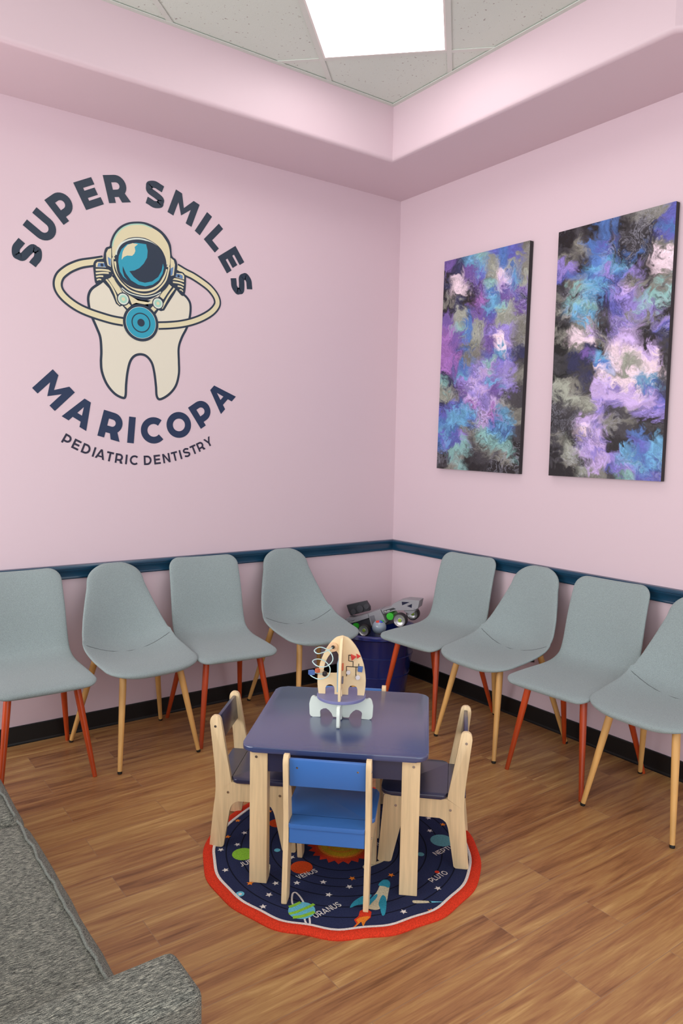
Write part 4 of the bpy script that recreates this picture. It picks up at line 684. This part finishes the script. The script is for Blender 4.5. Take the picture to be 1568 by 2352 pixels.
rk = thing('toy_rocket', 'wooden rocket activity toy with bead wire standing on the navy play table', 'toy', (cR.x, cR.y, ZTB), aR)
zz = lambda z: z-.497
def body_half(z):  # half width at height z
    return lerp_tab([(.583, .083), (.61, .0875), (.64, .0885), (.67, .086), (.70, .080), (.73, .070), (.755, .058), (.775, .045), (.79, .032), (.80, .018), (.8045, .0)], z)
hs = [.583, .60, .62, .64, .66, .68, .70, .72, .74, .755, .77, .782, .792, .799, .803]
def arch(cx, w, z0, z1): return [(cx+w, z0)]+[(cx+w*cos(radians(a)), z1-w+w*sin(radians(a))) for a in range(0, 181, 20)]+[(cx-w, z0)]
def rocket_panel(bm, M, mirror=1, window=True, thick=.009):
    right = [(body_half(z), z) for z in hs]; left = [(-x, z) for x, z in right[::-1]]
    outer = right+[(0, .8045)]+left
    bottomL = arch(-.042, .017, .583, .622)[::-1]; bottomR = arch(.042, .017, .583, .622)[::-1]
    poly = outer+bottomL+bottomR
    poly = [(x*mirror, zz(z)) for x, z in poly]
    holes = []
    if window: holes.append([(x*mirror, zz(z)) for x, z in [(-.013, .669), (-.013, .735), (-.018, .745), (-.028, .748), (-.040, .740), (-.052, .722), (-.062, .700), (-.067, .672), (-.060, .662), (-.020, .664)]])
    loops = [[Vector((p[0], p[1], 0)) for p in lp] for lp in [poly]+holes]
    tris = geometry.tessellate_polygon(loops); flat = [p for lp in loops for p in lp]
    for y in (-thick/2, thick/2):
        vs = [bm.verts.new(M @ Vector((p.x, y, p.y))) for p in flat]
        for t in tris:
            try: bm.faces.new([vs[i] for i in t])
            except ValueError: pass
    for lp in loops:
        n = len(lp)
        for i in range(n):
            a, b = lp[i], lp[(i+1) % n]
            bm.faces.new([bm.verts.new(M @ Vector(c)) for c in ((a.x, -thick/2, a.y), (b.x, -thick/2, b.y), (b.x, thick/2, b.y), (a.x, thick/2, a.y))])
FINP = [(.006, 0.012), (.006, .003), (.030, .003), (.034, .016), (.048, .032), (.060, .036), (.078, .026), (.0745, .0), (.1080, .0), (.1155, .008), (.1175, .050), (.112, .072), (.104, .079), (.097, .077), (.091, .072), (.084, .078), (.0, .078)]
I4 = Matrix.Identity(4); R90 = Matrix.Rotation(radians(90), 4, 'Z')
for M, nm in ((I4, 'a'), (R90, 'b')):
    bm = bmesh.new(); rocket_panel(bm, M, 1, True if nm == 'a' else False); pnl = obj('body_panel', bm, PALEW, rk, label='pale plywood rocket body panel')
    if nm == 'a': pa = pnl
    else: pb = pnl
    for s in (-1, 1):
        bm = bmesh.new(); th_ = .011
        fp = rounded([(x*s, z) for x, z in FINP], .004, 3); v0 = M @ Vector((0, -th_/2, 0)); prism(bm, fp, v0, M.to_3x3() @ Vector((1, 0, 0)), (0, 0, 1), M.to_3x3() @ Vector((0, 1, 0)), th_, bev=.0012, seg=1)
        obj('fin', bm, FINW, rk, smooth=True, label='white painted rocket fin', angle=30)
bm = bmesh.new(); lathe(bm, [(0, .0785), (.088, .0785), (.0895, .080), (.0895, .0875), (.088, .089), (0, .089)], None, 48); obj('round_shelf', bm, DISCM, rk, smooth=True, angle=30, label='lilac round shelf')
YF = -.0045
bm = bmesh.new(); prism(bm, [(-.016, zz(.595)), (-.009, zz(.595)), (-.006, zz(.735)), (-.009, zz(.737)), (-.013, zz(.715)), (-.017, zz(.70))], (0, YF-.004, 0), (1, 0, 0), (0, 0, 1), (0, 1, 0), .004); obj('side_strip', bm, LBLUE, pa, label='light blue strip')
bm = bmesh.new(); lathe(bm, [(0, .004), (.0165, .004), (.0175, .003), (.0175, 0)], Matrix.Translation((-.0325, YF, zz(.762))) @ Matrix.Rotation(radians(90), 4, 'X'), 28); obj('round_block', bm, PEACH, pa, smooth=True, angle=30)
for bx, bz, r_ in ((-.0325, .763, .0065), (-.061, .6625, .010)):
    bm = bmesh.new(); bmesh.ops.create_uvsphere(bm, u_segments=16, v_segments=10, radius=r_, matrix=Matrix.Translation((bx, YF-.007, zz(bz)))); obj('bead', bm, BEADK, pa, smooth=True)
wire = [(-.0325, -.012, .763), (-.05, -.045, .758), (-.078, -.075, .755), (-.094, -.062, .762), (-.080, -.03, .766), (-.055, -.02, .757), (-.035, -.03, .742), (-.030, -.045, .722), (-.050, -.070, .708), (-.080, -.082, .712), (-.100, -.060, .722), (-.085, -.030, .722), (-.06, -.02, .712), (-.040, -.03, .690), (-.045, -.055, .668), (-.075, -.080, .664), (-.108, -.062, .672), (-.098, -.035, .672), (-.075, -.02, .664), (-.061, -.010, .6625)]
bm = bmesh.new(); tube(bm, crom([(x, y, zz(z)) for x, y, z in wire], 6), .0019, 8); obj('bead_wire', bm, WIRE, rk, smooth=True, label='pale blue looped wire')
bm = bmesh.new(); box(bm, (-.010, -.008, -.008), (.010, .008, .008), M=Matrix.Translation((-.104, -.055, zz(.679))) @ Matrix.Rotation(.5, 4, 'Z'), bev=.001, seg=1); obj('bead', bm, TBLUE, rk, label='blue block bead')
bm = bmesh.new(); box(bm, (-.007, -.007, -.007), (.007, .007, .007), M=Matrix.Translation((-.086, -.026, zz(.678))) @ Matrix.Rotation(.9, 4, 'Z'), bev=.001, seg=1); obj('bead', bm, OR, rk, label='orange block bead')
# maze slots on the right half
sl = [[(.032, .734), (.021, .734), (.021, .713), (.037, .711), (.037, .692)], [(.013, .692), (.058, .691), (.058, .704)], [(.013, .692), (.014, .655)], [(.048, .691), (.048, .646)]]
bm = bmesh.new()
for s in sl: flat_stroke(bm, s, .0028, lambda x, z: (x+.004, YF-.0004, zz(z)))
obj('maze_slot', bm, SLOT, pa)
def knob(pts, m, lab, y0=-.018, y1=-.004):
    bm = bmesh.new(); prism(bm, pts, (0, y0, 0), (1, 0, 0), (0, 0, 1), (0, 1, 0), y1-y0, bev=.0012, seg=1); obj('knob', bm, m, pa, label=lab, smooth=True, angle=30)
circ = lambda cx, cz, r, n=18: [(cx+r*cos(2*pi*i/n), zz(cz)+r*sin(2*pi*i/n)) for i in range(n)]
knob([(.033, zz(.739)), (.052, zz(.731)), (.037, zz(.717))], TRED, 'red triangular knob')
knob([(.053, zz(.741)), (.069, zz(.733)), (.056, zz(.723))], TRED, 'red arrow knob', -.009)
knob([(.060, zz(.696)), (.078, zz(.695)), (.075, zz(.676)), (.059, zz(.678))], TBLUE, 'blue square knob')
knob(circ(.025, .672, .0078), TWHITE, 'white round knob'); knob(circ(.060, .655, .0085), TWHITE, 'white round knob')
# coloured tabs on the facing edge panel
for z, m in ((.700, OR), (.652, mat('toy_grey', (112, 108, 124), .5))):
    bm = bmesh.new(); prism(bm, rounded([(-.012, zz(z)-.012), (.012, zz(z)-.012), (.012, zz(z)+.012), (-.012, zz(z)+.012)], .006, 4), (.0045, -.04, 0), (0, 1, 0), (0, 0, 1), (1, 0, 0), .005); obj('knob', bm, m, pb, label='coloured side knob')

# ================================================================ NAVY TUB WITH TOYS
BINM = mat('navy_plastic', (14, 40, 116), .18, .7, coat=.5)
BC = Vector((-.385, -.325)); tub = thing('toy_tub', 'round glossy navy plastic tub full of toys in the room corner', 'tub', (BC.x, BC.y, 0))
prof = [(0, .004), (.17, .0), (.182, .006), (.235, .355), (.240, .362), (.262, .366), (.268, .372), (.268, .388), (.262, .394), (.252, .395), (.244, .388), (.236, .365), (.176, .016), (0, .014)]
bm = bmesh.new(); lathe(bm, prof, None, 64); obj('tub_body', bm, BINM, tub, smooth=True, angle=40)
for z_ in (.13, .25):
    r_ = .182+(.235-.182)*(z_-.006)/.349; bm = bmesh.new(); lathe(bm, [(r_-.002, z_-.004), (r_+.0035, z_-.002), (r_+.0035, z_+.002), (r_-.002, z_+.004)], None, 64); obj('rib', bm, BINM, tub, smooth=True, angle=60)
# toys inside the tub the truck rests on
TC = [('toy_block', 'green plastic toy block in the navy tub under the truck', (60, 160, 60), (-.06, .045), .28), ('toy_block', 'red plastic toy block in the navy tub under the truck', (190, 50, 40), (.06, .06), .25), ('toy_block', 'yellow plastic toy block in the navy tub under the truck', (210, 170, 50), (.02, -.07), .26)]
for i, (nm, lb, c, (x, y), z) in enumerate(TC):
    bm = bmesh.new(); box(bm, (-.045, -.04, 0), (.045, .04, z-.014), bev=.006); 
    for a in (-.022, .022):
        for b in (-.02, .02): tube(bm, [(a, b, z-.014), (a, b, z-.004)], .012, 16)
    o = obj(nm, bm, mat('toy_block_%d' % i, c, .35), smooth=True); tag(o, lb, 'toy block', 'toy blocks inside the tub'); o.location = (BC.x+x, BC.y+y, .016); o.rotation_euler = (0, 0, i*.7)
# truck: local x runs right along the picture side, +y away from the room centre, z up
A36 = radians(-36)
truck = thing('toy_truck', 'grey and green toy buggy truck with black plow lying on the navy tub', 'toy truck', (-.30, -.32, .397), A36-radians(22))
def tp(x, z): x = x*1.024+.007; return (x/.927, 1.4971+(z-1.4971)*1.024-.39+.097*x)
TG = mat('toy_truck_grey', (146, 144, 150), .4); TDK = mat('toy_truck_dark', (62, 60, 68), .45); TGR = mat('toy_truck_green', (58, 190, 50), .35); TYR = mat('toy_tyre', (44, 38, 42), .6); RIM = mat('toy_rim_silver', (196, 194, 198), .3, metal=.6); LIMEH = mat('toy_hub_lime', (150, 180, 60), .4); PLK = mat('toy_plow_black', (50, 50, 56), .5); TGL = mat('toy_window_dark', (36, 40, 62), .2)
def tprism(name, pts, y0, y1, m, parent=truck, bev=.0015, label=None):
    bm = bmesh.new(); prism(bm, [tp(*p) for p in pts], (0, y0, 0), (1, 0, 0), (0, 0, 1), (0, 1, 0), y1-y0, bev=bev, seg=1); return obj(name, bm, m, parent, label=label)
S_ = .000362
def cp(x, y): # crop point -> (x,z) on the truck's plane, solved linearly from traced points
    return (.079+(x-1030)*.000396, .464-(y-465)*.000360)
def tcp(name, pts, y0, y1, m, parent=truck, bev=.0015, label=None): return tprism(name, [cp(*p) for p in pts], y0, y1, m, parent, bev, label)
hood = tcp('chassis', [(205, 545), (240, 480), (345, 480), (560, 400), (575, 470), (300, 575), (240, 590)], -.045, .045, TG)
mid = tcp('body', [(565, 395), (745, 322), (835, 545), (650, 600), (615, 600)], -.05, .05, TG)
tcp('side_recess', [(590, 440), (655, 420), (700, 575), (640, 590)], -.0515, -.048, mat('toy_recess', (112, 110, 118), .5), mid, 0)
tcp('beam', [(755, 325), (890, 285), (960, 280), (1230, 300), (1235, 330), (975, 330), (790, 395)], -.05, .05, TG)
cab = tcp('cab', [(890, 285), (920, 235), (1000, 185), (1110, 155), (1305, 172), (1285, 300), (1225, 335), (980, 320)], -.045, .045, TG)
tcp('window', [(1052, 192), (1165, 197), (1060, 250)], -.0465, -.044, TGL, cab, 0); tcp('window', [(1128, 262), (1200, 226), (1196, 292)], -.0465, -.044, TGL, cab, 0)
tcp('rear_frame', [(1060, 330), (1255, 330), (1215, 385), (1170, 420), (1090, 370)], -.03, .03, TG)
tcp('underbody', [(300, 575), (565, 480), (640, 610), (840, 550), (1000, 500), (950, 560), (640, 650), (360, 640)], -.025, .04, TDK)
pl = tcp('side_plate', [(797, 338), (935, 290), (975, 310), (797, 378)], -.0525, -.049, PLK, truck, 0, 'dark plate with white word')
pm = tcp('side_plate', [(245, 545), (362, 510), (366, 545), (250, 585)], -.0475, -.044, PLK, truck, 0, 'dark plate with white word')
WT = mat('print_white', (230, 230, 228), .5)
def side_text(s, px, py, h, slope, y, parent):
    bm = bmesh.new(); x0, z0 = tp(*cp(px, py)); c_, s_ = cos(slope), sin(slope)
    put_text(bm, s, .2, lambda a, b: (x0+a*c_-b*s_*.0+b*.25, y, z0+a*s_+b*c_), h); obj('lettering', bm, WT, parent)
side_text('PLOW', 806, 366, .0088, .28, -.0532, pl); side_text('MAXX', 282, 560, .0095, .26, -.0482, pm)
def disc_y(name, px, py, r, y0, y1, m, parent=truck, seg=28):
    x, z = tp(*cp(px, py)); bm = bmesh.new(); k = (y1-y0); lathe(bm, [(0, 0), (r*.96, 0), (r, k*.12), (r, k*.88), (r*.96, k), (0, k)], Matrix.Translation((x, y1, z)) @ Matrix.Rotation(radians(90), 4, 'X'), seg); return obj(name, bm, m, parent, smooth=True, angle=40)
disc_y('hub_cover', 888, 440, .0235, -.047, .04, TGR); disc_y('hub_cover', 372, 625, .0215, -.04, .03, TGR)
def wheel(px, py, r, y0, y1):
    x, z = tp(*cp(px, py)); k = y1-y0; M = Matrix.Translation((x, y1, z)) @ Matrix.Rotation(radians(90), 4, 'X')
    bm = bmesh.new(); lathe(bm, [(r*.82, k*.94), (r*.85, k), (r*.93, k*.98), (r, k*.85), (r*1.0, k*.15), (r*.93, 0), (r*.5, 0), (r*.5, k*.5)], M, 36); wh = obj('wheel', bm, TYR, truck, smooth=True, angle=40)
    bm = bmesh.new(); lathe(bm, [(0, k*.78), (r*.30, k*.78), (r*.34, k*.72), (r*.64, k*.80), (r*.68, k*.86), (r*.80, k*.93), (r*.83, k*.97)], M, 36); obj('rim', bm, RIM, wh, smooth=True, angle=25)
    bm = bmesh.new(); lathe(bm, [(0, k*.90), (r*.24, k*.88), (r*.27, k*.78), (0, k*.78)], M, 24); obj('hub', bm, LIMEH, wh, smooth=True, angle=40)
wheel(1060, 478, .0425, -.098, -.052); wheel(530, 665, .0375, -.085, -.047)
wheel(1140, 452, .0395, .052, .098); wheel(625, 645, .0355, .047, .085)
plow = tcp('plow', [(175, 295), (470, 218), (492, 265), (525, 320), (530, 385), (470, 400), (240, 475), (205, 400)], .02, .05, PLK, truck, .003, 'black plow blade')
for px, py, r_ in ((290, 400, .018), (390, 350, .023), (485, 310, .017)):
    disc_y('boss', px, py, r_, .010, .021, mat('toy_plow_boss', (64, 64, 70), .4), plow, 24)
tcp('plow_arm', [(225, 520), (250, 480), (345, 480), (350, 520), (235, 560)], -.02, .03, mat('toy_arm_grey', (130, 140, 150), .4))
# silver ball toy with coloured top on the tub edge
bx = Vector((-.30, -.32))+Vector((cos(A36), sin(A36)))*(-.055)+Vector((-.588, -.809))*.125
ball = thing('toy_ball', 'silver round toy with red, green and blue top on the tub rim', 'toy', (bx.x, bx.y, .372))
bm = bmesh.new(); bmesh.ops.create_uvsphere(bm, u_segments=32, v_segments=20, radius=.0435, matrix=Matrix.Translation((0, 0, .036))); obj('ball_body', bm, mat('silver_blue_plastic', (146, 158, 172), .2, coat=.5), ball, smooth=True)
for a, c, nm in ((200, (212, 66, 48), 'red'), (330, (70, 180, 70), 'green'), (260, (60, 90, 190), 'blue')):
    bm = bmesh.new(); bmesh.ops.create_uvsphere(bm, u_segments=16, v_segments=10, radius=.015, matrix=Matrix.Translation((.014*cos(radians(a)), .014*sin(radians(a)), .070)) @ Matrix.Diagonal((1, 1, .7, 1))); obj('button', bm, mat('ball_'+nm, c, .35), ball, smooth=True, label=nm+' button')

# ================================================================ SOFA
def tweed():
    m = mat('grey_tweed', (120, 122, 114), .95, .15, bump=.8, bscale=420); nt = m.node_tree; b = nt.nodes['Principled BSDF']; N = nt.nodes.new; L = nt.links.new
    tc = N('ShaderNodeTexCoord'); mp = N('ShaderNodeMapping'); mp.inputs['Scale'].default_value = (80, 600, 600); L(tc.outputs['Object'], mp.inputs[0])
    n = N('ShaderNodeTexNoise'); n.inputs['Scale'].default_value = 1; n.inputs['Detail'].default_value = 5; n.inputs['Roughness'].default_value = .75; L(mp.outputs[0], n.inputs['Vector'])
    n2 = N('ShaderNodeTexNoise'); n2.inputs['Scale'].default_value = 900; n2.inputs['Detail'].default_value = 1; L(tc.outputs['Object'], n2.inputs['Vector'])
    ad = N('ShaderNodeMath'); ad.operation = 'MULTIPLY_ADD'; ad.inputs[1].default_value = .28; L(n2.outputs['Fac'], ad.inputs[0]); L(n.outputs['Fac'], ad.inputs[2])
    r = N('ShaderNodeValToRGB'); e = r.color_ramp.elements; e[0].position = .52; e[0].color = lin((46, 46, 44)); e[1].position = .86; e[1].color = lin((206, 202, 184)); k = e.new(.66); k.color = lin((112, 114, 108))
    L(ad.outputs[0], r.inputs[0]); L(r.outputs[0], b.inputs['Base Color']); return m
TW = tweed(); PIP = mat('sofa_seam', (112, 116, 110), .9, var=.2, vscale=300)
sofa = thing('sofa', 'grey tweed two-seat sofa cut by the lower left picture corner', 'sofa', (-3.15, -1.68, 0))
SX, SY = -3.15, -1.68
def soft(name, lo, hi, r, parent=sofa, puff=0, seg=4, label=None, cuts=10):
    bm = bmesh.new(); lo = (lo[0]-SX, lo[1]-SY, lo[2]); hi = (hi[0]-SX, hi[1]-SY, hi[2])
    vs = box(bm, lo, hi, bev=r, seg=seg)
    bmesh.ops.subdivide_edges(bm, edges=[e for e in bm.edges if e.calc_length() > .12], cuts=cuts, use_grid_fill=True)
    if puff:
        c = (Vector(lo)+Vector(hi))/2; h = (Vector(hi)-Vector(lo))/2
        for v in bm.verts:
            d = v.co-c; fx = 1-min(1, abs(d.x/h.x))**2; fy = 1-min(1, abs(d.y/h.y))**2; fz = 1-min(1, abs(d.z/h.z))**2
            if d.z > 0: v.co.z += puff*fx**.5*fy**.5+.004*mnoise.noise(v.co*7)
            v.co.x += math.copysign(puff*.8*fy**.5*fz, d.x)+.004*mnoise.noise(v.co*9+Vector((5, 0, 0)))
    return obj(name, bm, TW, parent, smooth=True, angle=80, label=label)
soft('base', (-3.60, -2.66, .06), (-2.735, -.72, .30), .02)
YD = -1.655
for ya, yb in ((-2.563, YD-.003), (YD+.003, -.79)):
    cu = soft('seat_cushion', (-3.42, ya, .30), (-2.712, yb, .437), .038, puff=.012)
    bm = bmesh.new(); pts = []
    for i in range(61):
        y = ya+.012+(yb-ya-.024)*i/60; wv = .0045*mnoise.noise(Vector((y*16, 3.1, 0)))+.003*mnoise.noise(Vector((y*45, 1.1, 0)))
        e_ = min(1, min(i, 60-i)/3); pts.append((-2.739+wv+-SX, y-SY, .4415+.003*e_+wv*.3))
    tube(bm, pts, .0035, 8); obj('piping', bm, PIP, cu, smooth=True)
arm = soft('armrest', (-3.60, -2.700, .04), (-2.664, -2.566, .572), .020)
soft('armrest', (-3.60, -.787, .04), (-2.664, -.66, .572), .020)
soft('backrest', (-3.62, -2.566, .30), (-3.40, -.79, .80), .05)
for fx in (-3.5, -2.76):
    for fy in (-2.6, -.76):
        bm = bmesh.new(); tube(bm, [(fx-SX, fy-SY, .06), (fx-SX, fy-SY, 0)], [.022, .018], 12); obj('leg', bm, DARKF, sofa, smooth=True, angle=40)
